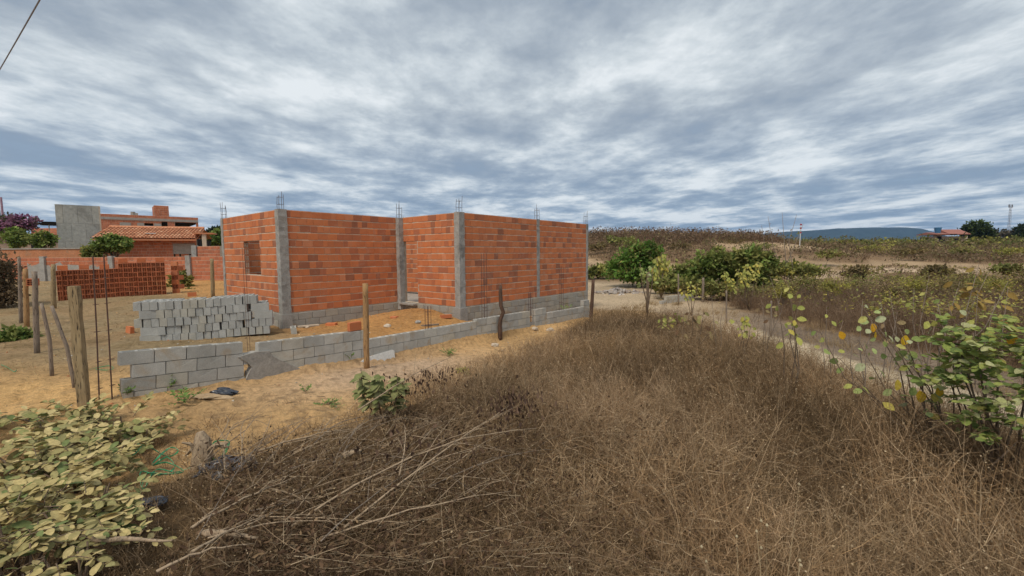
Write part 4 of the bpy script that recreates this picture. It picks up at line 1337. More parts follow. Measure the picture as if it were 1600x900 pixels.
# small red-roofed house with a blue water tank, far right
rh = P(1487, 372, 150)
hz = g1(rh[0], rh[1])
rr_ = empty('red_roof_house', (rh[0], rh[1], hz), 'far small house with a red roof and a blue water tank', 'house')
s150 = 150 / FPX
bm_ = MB(); bm_.box((0, 3, 1.8), (10.5, 5.5, 3.8)); bm_.build('wall', M['shed'], rr_)
zb = P(1487, 367, 150)[2] - hz; zt = P(1487, 359, 152)[2] - hz
for (x0, x1, za, zc, nm) in ((-6.2, 1.0, zb + .3, zb + 1.0, 'roof'), (-1.5, 5.6, zb + .3, zt + .15, 'roof')):
    m = MB(); m.add([(x0, -.8, za), (x1, -.8, za), (x1, 3, zc), (x0, 3, zc), (x0, 6.4, za), (x1, 6.4, za), (x0, -.8, za - .2), (x1, -.8, za - .2), (x0, 6.4, za - .2), (x1, 6.4, za - .2)],
                  [(0, 1, 2, 3), (3, 2, 5, 4), (6, 7, 1, 0), (4, 5, 9, 8), (0, 3, 4, 8, 6), (1, 7, 9, 5, 2)])
    M['far_roof'] = M.get('far_roof') or mat_flat('far_roof', (0.30, 0.125, 0.095), .8)
    m.build(nm, M['far_roof'], rr_)
m = MB(); m.box((4.6, -.2, 2.0), (.7, .5, 3.6)); m.build('pale_pillar', M['mortar'], rr_)
for x in (-3.0, 1.6):
    m = MB(); m.box((x, .22, 2.0), (2.0, .1, 1.9)); m.build('opening_shade', M['dark'], rr_)  # dark slab on the wall, painted as the shade inside an opening
M['blue'] = mat_flat('blue_tank', (0.05, 0.16, 0.30), .5)
tx = (1469 - 1487) * s150
m = MB(); tz = P(1469, 364, 150)[2] - hz
m.tube([(tx, 1, tz), (tx, 1, tz + .5), (tx, 1, tz + 1.65), (tx, 1, tz + 1.75)], [.72, .8, .98, 1.0], 14)
tk = m.build('water_tank', M['blue'], rr_)
m = MB(); m.tube([(tx, 1, tz + 1.75), (tx, 1, tz + 1.86), (tx, 1, tz + 1.95)], [1.03, 1.02, .4], 14); m.build('tank_lid', M['blue'], tk)
m = MB(); m.box((tx, 1, tz - 1.0), (1.5, 1.5, 2.0)); m.build('tank_base', M['shed'], rr_)

# lattice mast far right
mt = P(1575, 376, 260); mz = g1(mt[0], mt[1])
mast = empty('lattice_mast', (mt[0], mt[1], mz), 'slender grey lattice mast on the horizon at far right', 'mast')
H = P(1575, 321, 260)[2] - mz
m = MB()
for (i, j) in ((-1, -1), (1, -1), (1, 1), (-1, 1)):
    m.tube([(i * .6, j * .6, 0), (i * .3, j * .3, H)], .06, 4)
z = 0; fl_ = 1
while z < H - 1.6:
    s0 = .6 - .3 * z / H; s1 = .6 - .3 * (z + 1.6) / H
    for (i, j, k_, l_) in ((-1, -1, 1, -1), (1, -1, 1, 1), (1, 1, -1, 1), (-1, 1, -1, -1)):
        m.tube([(i * s0, j * s0, z), (k_ * s1, l_ * s1, z + 1.6)], .05, 4)
    z += 1.6
m.build('frame', M['steel'], mast)
m = MB()
m.box((0, 0, H + .3), (2.4, .3, .25)); m.box((-.9, 0, H - .3), (.4, .4, 1.8)); m.box((.9, 0, H - .4), (.4, .4, 1.7))
m.build('antenna', M['steel'], mast)
# red and white marker post on the right-hand hill
mk = G(1251, 398); mk = P(1250, 372, 62.0); mk[2] = g1(mk[0], mk[1])
mo = empty('marker_pole', tuple(mk), 'small red and white pole on the skyline left of the mesa', 'pole')
H = P(1250, 349, 62)[2] - mk[2]
m = MB(); m.tube([(0, 0, 0), (.05, 0, H)], .05, 6); m.build('pole', M['white'], mo)
M['redp'] = mat_flat('red_cloth', (0.32, 0.04, 0.05), .8)
for f in (0.62, 0.80, 0.95):
    m = MB(); m.box((.06, 0, H * f), (.20, .12, H * .06), 0, .3); m.build('red_band', M['redp'], mo)
# distant poles left, overhead wire
lp = P(9, 385, 44); lp[2] = g1(lp[0], lp[1])
m = MB(); Hp = P(8, 308, 44)[2] - lp[2]; m.tube([(0, 0, 0), (-.02, 0, Hp)], [.12, .08], 8)
M['pinkpole'] = mat_flat('pink_pole', (0.34, 0.20, 0.25), .8)
tag(m.build('utility_pole', M['pinkpole'], None, tuple(lp)), 'tall slim pinkish pole rising behind the pink flowering tree', 'pole')
lp = P(4, 385, 52); lp[2] = g1(lp[0], lp[1])
m = MB(); Hp = P(3, 328, 52)[2] - lp[2]; m.tube([(0, 0, 0), (0, 0, Hp)], [.12, .09], 8)
tag(m.build('utility_pole', M['steel'], None, tuple(lp)), 'shorter thin grey pole at the extreme left edge', 'pole')
a, b_ = P(0, 108, 14), P(62, 0, 9.5)
d_ = b_ - a
pts = []
for i in range(25):
    f = -2.2 + 5.4 * i / 24
    q = a + d_ * f; q[2] += 0.012 * ((f - .5) ** 2 - .25) * 1.5
    pts.append(tuple(q))
m = MB(); m.tube(pts, 0.014, 6); o = m.build('overhead_wire', M['steel'], None); tag(o, 'dark overhead wire crossing the upper left corner of the sky', 'wire')

# ------------------------------------------------------------------ litter: straps, plastic, cardboard, logs, branches
M['strap'] = mat_flat('green_strap', (0.06, 0.36, 0.17), .45, .5, 0, .25, 12)
M['plastic'] = mat_flat('dark_plastic', (0.035, 0.04, 0.055), .35, .6, 0, .5, 14)
M['card'] = mat_rock('old_cardboard', (0.46, 0.33, 0.20), (0.36, 0.25, 0.15), 5, .9, None, 30, .5)
def strap(pts, label, w=0.016):
    """flat plastic packing strap following points"""
    pts = [Vector(p) for p in pts]
    # smooth with catmull-rom
    fine = []
    for i in range(len(pts) - 1):
        p0, p1, p2, p3 = pts[max(i - 1, 0)], pts[i], pts[i + 1], pts[min(i + 2, len(pts) - 1)]
        for k in range(6):
            t = k / 6
            fine.append(0.5 * ((2 * p1) + (p2 - p0) * t + (2 * p0 - 5 * p1 + 4 * p2 - p3) * t * t + (3 * p1 - p0 - 3 * p2 + p3) * t ** 3))
    fine.append(pts[-1])
    o0 = fine[0].copy()
    m = MB(); n = len(fine)
    for i, p in enumerate(fine):
        d = (fine[min(i + 1, n - 1)] - fine[max(i - 1, 0)]).normalized()
        u = d.cross(Vector((0.3, 0.9, 0.3))).normalized() * w / 2
        v = d.cross(u).normalized() * 0.0015
        for q in (u + v, -u + v, -u - v, u - v): m.v.append(tuple(p - o0 + q))
    for i in range(n - 1):
        for j in range(4):
            m.f.append((i * 4 + j, i * 4 + (j + 1) % 4, i * 4 + 4 + (j + 1) % 4, i * 4 + 4 + j))
    o = m.build('packing_strap', M['strap'], None, tuple(o0)); tag(o, label, 'strap', 'green packing straps')
def glift(lst):
    # lying loosely on litter and twigs, a hand's width above the ground
    out = []
    for i, (x, y) in enumerate(lst):
        q = G(x, y + 14); q[2] += .05 + .09 * abs(math.sin(i * 1.9))
        out.append(tuple(q))
    return out
def pxs(lst, d, dz=0.0): return [tuple(P(x, y, d + (e[0] if e else 0)) + np.array((0, 0, dz))) for x, y, *e in lst]
strap(pxs([(332, 719), (331, 703), (336, 690), (357, 689), (356, 699), (349, 711), (330, 719), (345, 714), (357, 692)], 4.7), 'upright loop of green plastic strap by the cut stump')
strap(glift([(201, 702), (209, 718), (222, 698), (205, 694), (232, 703), (262, 708), (280, 710), (268, 702), (250, 712)]), 'tangled green strap over the top right of the dusty shrub')
strap(glift([(240, 722), (262, 722), (274, 734), (250, 745), (222, 746), (225, 760), (245, 742), (275, 742), (298, 732)]), 'long green strap trailing right out of the dusty shrub')
strap(glift([(222, 758), (232, 748), (262, 744), (288, 738), (262, 730), (238, 722), (252, 718)]), 'lower green strap curled beside the dusty shrub')
def gflat(lst, dz=.02): return [tuple(G(x, y) + np.array((0, 0, dz))) for x, y in lst]
strap(gflat([(2, 572), (12, 576), (22, 583), (26, 580)]), 'bit of green strap on the sand at the far left edge')
strap(gflat([(140, 579), (155, 576), (170, 574), (178, 577), (168, 580), (150, 579)]), 'green strap lying beyond the rusty bars')
def crumple(name, px, py, r, mat, label, cat, flat=.35, d=None, seed=0, stretch=(1, 1)):
    import bmesh
    from mathutils import noise
    bm = bmesh.new(); bmesh.ops.create_icosphere(bm, subdivisions=4, radius=1)
    for v in bm.verts:
        n1 = noise.noise_vector(v.co * 1.6 + Vector((seed, 0, 0))) * .5
        n2 = noise.noise_vector(v.co * 5 + Vector((0, seed, 0))) * .16
        c = (v.co + n1 + n2) * r
        v.co = Vector((c.x * stretch[0], c.y * stretch[1], c.z * flat))
    q = G(px, py) if d is None else P(px, py, d)
    o = link(name, bm_mesh(bm, name, M[mat]), None, (q[0], q[1], q[2] + r * flat * .4)); return tag(o, label, cat)
crumple('plastic_bag', 349, 617, .13, 'plastic', 'crumpled black plastic bag at the foot of the boundary wall', 'bag', .5, seed=2, stretch=(1.4, .8))
crumple('cardboard_scrap', 330, 621, .15, 'card', 'torn cardboard scrap beside the small black bag by the wall', 'cardboard', .25, seed=4, stretch=(1.9, .8))
crumple('plastic_sheet', 356, 742, .22, 'plastic', 'crumpled dark plastic sheet beside the cut stump in the brush', 'plastic sheet', .55, 4.35, seed=6, stretch=(1.3, .9))
crumple('plastic_sheet', 240, 786, .075, 'plastic', 'greyish plastic scrap at the right foot of the dusty shrub', 'plastic sheet', .4, 3.6, seed=8, stretch=(1.5, .8))
# stump
sp_ = P(318, 752, 4.4); sp_[2] = g1(sp_[0], sp_[1])
stp = empty('stump', tuple(sp_), 'broken pale tree stump with splinters beside the dark plastic', 'stump')
m = MB(); m.tube([(0, 0, -.05), (.01, 0, .12), (.0, .02, .26), (-.02, .02, .36)], [.12, .095, .08, .035], 9); m.build('trunk', M['stick'], stp)
for (dx, dy, dz, r_) in ((.3, -.05, .26, .03), (-.12, -.1, .30, .022), (.22, .1, .16, .03), (-.2, .05, .1, .03)):
    m = MB(); m.tube([(0, 0, .12), (dx * .6, dy * .6, .12 + dz * .5), (dx, dy, dz)], [r_, r_ * .8, r_ * .4], 6); m.build('splinter', M['stick'], stp)

# ------------------------------------------------------------------ dry weeds in the foreground
VR = np.random.default_rng(77)
DRY = [(0.285, 0.178, 0.090), (0.35, 0.227, 0.123), (0.20, 0.125, 0.067), (0.44, 0.312, 0.192), (0.135, 0.082, 0.045), (0.305, 0.192, 0.102), (0.25, 0.175, 0.094)]
def patch_tone(xy):
    """patches of lighter and darker, warmer and cooler tone, set by noise"""
    a = vn(xy[:, 0] * .75 + 31, xy[:, 1] * .75); b = vn(xy[:, 0] * 1.9 + 7, xy[:, 1] * 1.9 + 3)
    k = 1 + .95 * a + .65 * b
    warm = vn(xy[:, 0] * .5 + 60, xy[:, 1] * .5)
    return np.stack([k * (1 + .05 * warm), k, k * (1 - .15 * warm)], 1)
SEED = [(0.46, 0.35, 0.22), (0.36, 0.26, 0.15), (0.26, 0.17, 0.09)]

def weeds(sp, xy, h, nst, ntw, width, pal=DRY, spread=0.45, curve=0.22, segs=3, seeds=0.6, seed_size=0.009, lean=None, tw_len=0.30, base_r=0.06, tone=None):
    """many-stemmed dry weeds: stems, side twigs, little seed heads"""
    n = len(xy)
    if n == 0: return
    X = np.repeat(xy, nst, 0) + VR.normal(0, base_r, (n * nst, 2))
    Hh = np.repeat(h, nst) * VR.uniform(0.45, 1.08, n * nst)
    base = np.concatenate([X, gz(X[:, 0], X[:, 1])[:, None] - 0.02], 1)
    d = VR.normal(0, spread, (n * nst, 3)); d[:, 2] = 1.0
    if lean is not None: d[:, :2] += np.repeat(lean, nst, 0)
    pc = np.repeat(pick(pal, n, VR, 0.12), nst, 0)
    if lean is None:
        ln_ = np.stack([vn(xy[:, 0] * .9 + 11, xy[:, 1] * .9), vn(xy[:, 0] * .9, xy[:, 1] * .9 + 23)], 1) * .8
        d[:, :2] += np.repeat(ln_, nst, 0)
    col = np.clip(pc * 0.6 + pick(pal, n * nst, VR, 0.2) * 0.4, .01, .9)
    if tone is not None: col = np.clip(col * np.repeat(tone(xy), nst, 0), .012, .8)
    wv = width * VR.uniform(.7, 1.3, n * nst)
    Pp, dd = ribbons(sp, base, d, Hh, wv, col, segs, curve, VR, 0.4, 0.05, True)
    if ntw:
        m = n * nst
        f = VR.uniform(0.25, 1.0, (m, ntw))
        k = np.clip((f * segs).astype(int), 0, segs - 1)
        fr = f * segs - k
        idx = np.arange(m)[:, None]
        pb = Pp[idx, k] * (1 - fr)[..., None] + Pp[idx, k + 1] * fr[..., None]
        td = unit(dd)[:, None, :] * 0.8 + VR.normal(0, .75, (m, ntw, 3))
        td[..., 2] = np.abs(td[..., 2]) * .8
        tl = (Hh[:, None] * VR.uniform(.4, 1.2, (m, ntw)) * tw_len)
        tc = np.repeat(col, ntw, 0) * VR.uniform(.8, 1.25, (m * ntw, 1))
        Q, _ = ribbons(sp, pb.reshape(-1, 3), td.reshape(-1, 3), tl.ravel(), np.repeat(wv, ntw) * .7, tc, 2, .3, VR, .4, 0.0, True)
        if seeds > 0:
            tips = Q[:, -1][VR.random(len(Q)) < seeds]
            s_ = seed_size * VR.uniform(.6, 1.5, len(tips))
            blades(sp, tips, unit(VR.normal(size=(len(tips), 3))), unit(VR.normal(size=(len(tips), 3))), s_ * 1.3, s_, pick(SEED, len(tips), VR), full=False)

def dens_pts(poly, n, keep=None):
    p = scatter(poly, n, VR)
    if keep is not None: p = p[VR.random(len(p)) < keep(p)]
    return p

sp = Soup()
g_poly = np.array(GRASS)
# near, middle and far belts of the same growth
def belt(n, y0, y1):
    p = dens_pts(g_poly, n)
    p = p + VR.normal(0, .12, p.shape)
    r = np.hypot(p[:, 0], p[:, 1])
    return p[(r >= y0) & (r < y1) & (p[:, 1] > 0.9)]
def hgt(p, k=1.0):
    patchy = 0.75 + 1.1 * vn(p[:, 0] * 0.8 + 3, p[:, 1] * 0.8) + .7 * vn(p[:, 0] * 2.3, p[:, 1] * 2.3 + 8)
    edge = sm(-0.1, 1.3, -((p[:, 0] - np.interp(p[:, 1], [0, 2.2, 3.6, 4.6, 5.6, 7.2, 8.7, 11.2, 14, 15.6], [-2.6, -3.3, -3.6, -2.9, -2.1, -1.5, -.7, .6, 2, 3.2])) * -1))
    pile = sm(3.2, 1.6, np.hypot(p[:, 0] + 1.6, p[:, 1] - 3.6))      # the cut branches lie low here
    near = 0.45 + 0.55 * sm(1.2, 3.4, np.hypot(p[:, 0], p[:, 1]))
    near = near * (.45 + .55 * sm(7.0, 5.9, p[:, 0]))
    return (0.30 + 0.42 * patchy * (0.35 + 0.65 * edge)) * (1 - 0.45 * pile) * near * k
p = belt(9500, 1.0, 3.6); weeds(sp, p, hgt(p), 7, 5, 0.0032, seeds=.6, seed_size=.0055, tone=patch_tone)
p = belt(5200, 3.4, 7.2); weeds(sp, p, hgt(p, 1.15), 7, 4, 0.0042, seeds=.6, seed_size=.009, tone=patch_tone)
p = belt(5200, 6.8, 17.5); weeds(sp, p, hgt(p, 1.15), 8, 3, 0.006, seeds=.5, seed_size=.012, tone=patch_tone)
# a low mat that closes the ground, coloured dark for shade between stems
p = belt(9000, 1.0, 9); weeds(sp, p, hgt(p, .42) + .05, 5, 2, 0.0055, spread=1.1, curve=.5, seeds=.0, base_r=.12, pal=[(0.15, 0.098, 0.055), (0.19, 0.128, 0.072), (0.11, 0.07, 0.04)])
# tall straw-coloured stalks
p = belt(900, 1.6, 13); weeds(sp, p, hgt(p, 1.55), 3, 6, 0.0048, seeds=.7, seed_size=.010, pal=[(0.46, 0.33, 0.20), (0.38, 0.265, 0.155)], tw_len=.24)
p = belt(260, 1.4, 9); weeds(sp, p, hgt(p, 1.1), 3, 4, 0.006, seeds=0, spread=1.5, curve=.5, pal=[(0.40, 0.29, 0.18), (0.30, 0.2, 0.12)])
# scattered tufts over the strip of earth before the wall and around the posts
front = [(-4.6, 4.4), (-3.4, 6.4), (-2.0, 8.4), (-0.9, 10.0), (1.2, 13.2), (2.6, 15), (3.4, 16.0), (2.4, 14.2), (.6, 11.2), (-.8, 8.8), (-1.6, 7.0), (-2.4, 5.4), (-3.6, 4.0)]
p = scatter(front, 420, VR); p = p[vn(p[:, 0] * 1.5, p[:, 1] * 1.5) > -.05]; weeds(sp, p, VR.uniform(.06, .28, len(p)), 8, 2, 0.006, seeds=.2)
o = sp.build('dry_weeds', M['dry']); tag(o, 'mass of fine brown dry weeds filling the foreground', 'weeds', kind='stuff')
print('dry weeds', sp.tris())

# sparse dry tufts in the yard, along the path and on the trail
sp = Soup()
yard_poly = [(-6.5, 7.2), (-9.2, 9.2), (-7.6, 12.5), (-9.6, 16), (-14, 23), (-27, 23), (-18, 13), (-10, 7.2)]
p = scatter(yard_poly, 1500, VR); p = p[vn(p[:, 0] * 1.1, p[:, 1] * 1.1) > -.02]
weeds(sp, p, VR.uniform(.04, .16, len(p)), 7, 1, .008, spread=.9, seeds=0, pal=[(0.40, 0.30, 0.15), (0.30, 0.22, 0.11), (0.24, 0.20, 0.08), (0.48, 0.37, 0.2)], base_r=.12)
side = [(5.6, 15.8), (6.5, 13.0), (6.5, 9.5), (6.3, 7.6), (6.4, 5.6), (7.1, 3.2), (9.5, 3.0), (10.6, 6), (10.5, 9), (10.2, 14), (10.0, 18), (8.5, 20), (7.0, 18)]
p = scatter(side, 1700, VR); k_ = vn(p[:, 0] * .9 + 3, p[:, 1] * .9) - .4 * (dist_line(p[:, 0], p[:, 1], PATH) < .7); p = p[k_ > .02 + .12 * (np.abs(dist_line(p[:, 0], p[:, 1], TRAIL)) < .8)]
weeds(sp, p, VR.uniform(.10, .50, len(p)), 6, 3, .006, seeds=.3, pal=[(0.36, 0.25, 0.13), (0.28, 0.19, 0.095), (0.42, 0.31, 0.17)])
site = [(2.8, 16.5), (4.5, 15.6), (6.6, 16.5), (6.4, 19.5), (9.3, 22), (8.2, 30), (7.3, 22), (5.6, 20), (3.4, 18.4)]
p = scatter(site, 500, VR); p = p[vn(p[:, 0] * .9, p[:, 1] * .9) > .05]
weeds(sp, p, VR.uniform(.08, .35, len(p)), 6, 2, .012, seeds=0, pal=[(0.34, 0.24, 0.12), (0.26, 0.18, 0.09)])
x = VR.uniform(-9, 3.5, 4200); y = VR.uniform(3.6, 16, 4200)
t = (x - L0[0]) * U[0] + (y - L0[1]) * U[1]; nn = (x - L0[0]) * Vv[0] + (y - L0[1]) * Vv[1]
k_ = (vn(x * 1.2 + 4, y * 1.2) > .08 - .25 * (nn < -1.6)) & (np.abs(nn) > .2) & ((nn < 3.8) | (t < -.3))
x, y = x[k_], y[k_]; n = len(x)
d = VR.normal(0, 1, (n, 3)); d[:, 2] = np.abs(d[:, 2]) * .18
ribbons(sp, np.stack([x, y, gz(x, y) + .006], 1), d, VR.uniform(.04, .22, n), VR.uniform(.004, .009, n), pick([(0.36, 0.26, 0.15), (0.22, 0.15, 0.09), (0.14, 0.095, 0.06), (0.46, 0.36, 0.22)], n, VR), 3, .2, VR)
o = sp.build('sparse_grass', M['dry']); tag(o, 'sparse dry grass tufts over the yard and along the sandy path', 'grass', kind='stuff')

# a few hand-countable pale seed stalks at the bottom edge
for i, (px, py, d) in enumerate(((1215, 838, 1.75), (1168, 862, 1.7), (1010, 870, 1.7), (1240, 845, 1.72))):
    tip = P(px, py, d); b = np.array((tip[0] + .02, tip[1] + .05, g1(tip[0], tip[1])))
    L = tip[2] - b[2]
    o = empty('seed_stalk', tuple(b), ('forked pale seed stalk with round heads, tallest at the bottom edge', 'single pale seed stalk left of the forked one at the bottom edge', 'short pale seed stalk at the bottom middle edge', 'bent pale seed stalk right of the forked one')[i], 'stalk', 'pale seed stalks')
    s1 = Soup(); rr_ = np.random.default_rng(i)
    k = (8, 2, 2, 2)[i]
    bb = np.zeros((k, 3)); dd = rr_.normal(0, .13, (k, 3)); dd[:, 2] = 1
    Pp, _ = ribbons(s1, bb, dd, np.full(k, L) * rr_.uniform(.8, 1.05, k), np.full(k, .0042), pick([(0.42, .32, .19)], k, rr_), 5, .1, rr_, .6, 0, True)
    s1.build('stem', M['dry'], o)
    hd = MB()
    for q in Pp[:, -1]:
        hd.tube([tuple(q - np.array((0, 0, .006))), tuple(q), tuple(q + np.array((0, 0, .007)))], [.003, .0062, .003], 6)
    M['seedhead'] = M.get('seedhead') or mat_flat('seed_head', (0.40, 0.33, 0.21), .9, .1)
    hd.build('seed_head', M['seedhead'], o)

# ------------------------------------------------------------------ heap of cut branches
def limb(a, b, r0, label, group, name='branch', bow=0.12, mat='stick', forks=2, seed=0):
    a, b = np.array(a, float), np.array(b, float)
    rr_ = random.Random(seed)
    d = b - a; L = float(np.linalg.norm(d))
    perp = np.cross(d / L, (0, 0, 1.0)); perp = perp / (np.linalg.norm(perp) + 1e-6)
    bw = rr_.uniform(-bow, bow) * L; bz = rr_.uniform(.0, bow) * L
    n = 10
    f_ = lambda f: d * f + perp * bw * math.sin(math.pi * f) + np.array((0, 0, bz)) * math.sin(math.pi * f) + np.array((rr_.uniform(-.006, .006), rr_.uniform(-.006, .006), rr_.uniform(-.008, .008)))
    pts = [f_(i / (n - 1)) for i in range(n)]
    o = empty('branch', tuple(a), label, 'branch', group)
    m = MB(); m.tube([tuple(p) for p in pts], [r0 * (1 - .72 * i / (n - 1)) for i in range(n)], 6); m.build('stem', M[mat], o, smooth=True)
    if forks:
        for k in range(forks):
            m = MB()
            i = rr_.randrange(3, n - 2)
            q = pts[i]; e = q + d * rr_.uniform(.12, .3) + perp * rr_.uniform(-.22, .22) * L + np.array((0, 0, rr_.uniform(-.03, .12) * L))
            mid = (q + e) / 2 + np.array((0, 0, .03))
            r_ = r0 * (1 - .72 * i / (n - 1)) * .6
            m.tube([tuple(q), tuple(mid), tuple(e)], [r_, r_ * .8, r_ * .35], 5)
            m.build('twig', M[mat], o, smooth=True)
    return o
GB = 'dry branches in the heap'
LBB, LBB2 = 'thin leafless branch in the lower left of the brush heap', 'thin leafless branch in the upper part of the brush heap'
px_limbs = [  # named ones: start pixel, start distance, end pixel, end distance, radius
    ((520, 838, 2.95), (806, 628, 4.4), .0095, 'longest pale branch sweeping up right from the heap to dark dry leaves'),
    ((455, 822, 3.0), (838, 668, 3.9), .009, 'long pale branch parallel below the longest one'),
    ((498, 842, 2.85), (800, 766, 3.2), .008, 'thin branch low in the heap rising gently right'),
    ((415, 762, 3.6), (538, 836, 2.95), .0085, 'pale branch crossing the others downward to the right'),
    ((300, 823, 2.8), (470, 742, 3.6), .011, 'curving branch from the lower left of the heap'),
    ((400, 706, 4.2), (575, 668, 4.7), .011, 'branch at the top of the heap pointing at the green shrub'),
    ((624, 742, 3.4), (632, 662, 3.9), .008, 'short branch standing nearly upright in the heap'),
    ((300, 862, 2.4), (430, 798, 3.0), .010, 'lowest pale branch at the left foot of the heap'),
    ((245, 892, 2.2), (395, 850, 2.5), .009, 'thin branch at the bottom edge left of centre'),
    ((560, 640, 5.2), (706, 557, 6.3), .010, 'branch with hanging brown leaves reaching over the pale sand'),
]
for i, (s, e, r0, lb) in enumerate(px_limbs):
    limb(P(*s), P(*e), r0, lb, GB, seed=i, bow=.07, forks=3 if i < 6 else 1)
BRR = random.Random(55)
for i in range(64):
    x0, y0 = (BRR.uniform(300, 560), BRR.uniform(690, 850)) if i < 34 else (BRR.uniform(370, 660), BRR.uniform(670, 780))
    d0 = np.interp(y0, [690, 850], [4.4, 2.6])
    ang = BRR.gauss(-.45, .38)
    ln = BRR.uniform(90, 260)
    x1, y1 = x0 + math.cos(ang) * ln, y0 + math.sin(ang) * ln
    d1 = np.interp(y1, [560, 690, 850], [6.0, 4.4, 2.6])
    if y1 < 650: x1, y1 = x0 + (x1 - x0) * .6, max(y1, 650)
    limb(P(x0, y0, d0), P(x1, y1, d1), BRR.uniform(.0035, .0065), (LBB if i < 34 else LBB2), GB, seed=100 + i, bow=.10, mat='stick' if BRR.random() < .7 else 'stick_grey', forks=2)
# logs
lg = limb(P(148, 842, 2.75), P(268, 846, 2.7), .022, 'thick straight log lying on the earth right of the dusty shrub', 'logs', forks=0, bow=.02, seed=300)
lg = limb(P(318, 834, 2.75), P(400, 842, 2.75), .028, 'short thick yellowish log half buried in the brush', 'logs', forks=1, bow=.04, seed=301)
lg = limb(P(538, 712, 4.0), P(566, 704, 4.05), .035, 'stubby log end among the upper branches of the heap', 'logs', forks=0, bow=.02, seed=302)
# dead brown leaves and fine twigs filling the heap
sp = Soup()
n = 3600
px_, py_ = 255 + 950 * VR.beta(1.3, 2.6, n), VR.uniform(600, 890, n)
ok = (py_ > 905 - (px_ - 230) * 0.62) | (py_ > 700) & (px_ > 330)
ok &= py_ > 640 - .0 * px_
pts = np.array([P(a, b, np.interp(b, [560, 690, 900], [5.6, 4.2, 2.3])) for a, b in zip(px_[ok], py_[ok])])
pts[:, 2] = np.maximum(gz(pts[:, 0], pts[:, 1]) + .03, pts[:, 2] - VR.uniform(-.06, .22, len(pts)))
L = VR.uniform(.1, .45, len(pts))
dd = VR.normal(0, 1, (len(pts), 3)) * np.array((1, .6, .35)) + np.array((.6, .1, .1))
ribbons(sp, pts, dd, L, VR.uniform(.003, .006, len(pts)), pick([(0.20, .135, .08), (.14, .09, .055), (.30, .21, .13), (.38, .29, .19)], len(pts), VR), 3, .3, VR)
q = np.repeat(pts, 4, 0) + VR.normal(0, .10, (len(pts) * 4, 3)); q[:, 2] = np.maximum(q[:, 2], gz(q[:, 0], q[:, 1]) + .01)
m_ = q[:, 0] < 99
blades(sp, q[m_], unit(VR.normal(size=(m_.sum(), 3)) * np.array((1, 1, .8))), unit(VR.normal(size=(m_.sum(), 3))), VR.uniform(.02, .06, m_.sum()), VR.uniform(.008, .022, m_.sum()), pick([(0.10, .06, .036), (.14, .085, .05), (.075, .045, .028), (.19, .125, .07)], m_.sum(), VR))
# clumps of hanging brown leaves
for (px, py, d, k, rx, rz) in ((670, 592, 6.1, 70, .28, .10), (640, 610, 5.9, 40, .15, .10), (690, 585, 6.2, 40, .12, .08), (800, 628, 4.2, 90, .16, .09), (780, 640, 4.2, 50, .12, .09), (815, 622, 4.3, 40, .10, .06), (690, 690, 4.0, 60, .3, .1), (600, 712, 3.9, 60, .3, .1), (430, 730, 4.0, 60, .3, .08)):
    c = P(px, py, d)
    q = c + VR.normal(0, 1, (k, 3)) * np.array((rx, .12, rz))
    blades(sp, q, np.stack([VR.normal(0, .35, k), VR.normal(0, .35, k), -np.ones(k)], 1), unit(VR.normal(size=(k, 3))), VR.uniform(.04, .075, k), VR.uniform(.018, .03, k), pick([(0.10, .062, .042), (.075, .045, .032), (.14, .088, .06)], k, VR))
o = sp.build('dead_leaves_and_twigs', M['dry']); tag(o, 'tangle of dead brown twigs and withered leaves in the brush heap', 'brush', kind='stuff')

# ------------------------------------------------------------------ leafy shrubs: single leaves are parts, up to 300 each
def leaf_mesh(name, mat, L, Wd, cols, seed, tipw=0.4, rounder=False):
    """one folded leaf lying along +x, face up; its colour sits in the 'col' attribute"""
    r = np.random.default_rng(seed)
    sp = Soup()
    n = 6
    V, C = [], []
    ts = [0, .12, .35, .62, .86, 1]
    wd = [0.04, .55, .96, 1.0, .62, .06] if rounder else [0.03, .45, .95, .9, .5, .03]
    c = np.array(cols[seed % len(cols)])
    for t, w_ in zip(ts, wd):
        z = -.14 * t * t * L + r.normal(0, .006 * L)
        for s_ in (-1, 0, 1):
            V.append((t * L, s_ * w_ * Wd / 2 + r.normal(0, .02 * Wd), z + abs(s_) * .10 * Wd * w_))
            C.append(c * (1.0 if s_ else 1.10) * r.uniform(.92, 1.08))
    Q = []
    for i in range(5):
        for j in range(2):
            Q.append((i * 3 + j, i * 3 + 3 + j, i * 3 + 4 + j, i * 3 + 1 + j))
    sp.add(np.array(V), np.clip(np.array(C), .01, .9), quads=np.array(Q))
    return sp.mesh(name, mat)
def frame(d, nrm):
    d = Vector(d).normalized(); nrm = Vector(nrm)
    y = nrm.cross(d)
    if y.length < 1e-4: y = Vector((0, 1, 0)).cross(d)
    y.normalize(); z = d.cross(y)
    return Matrix((d, y, z)).transposed().to_euler()
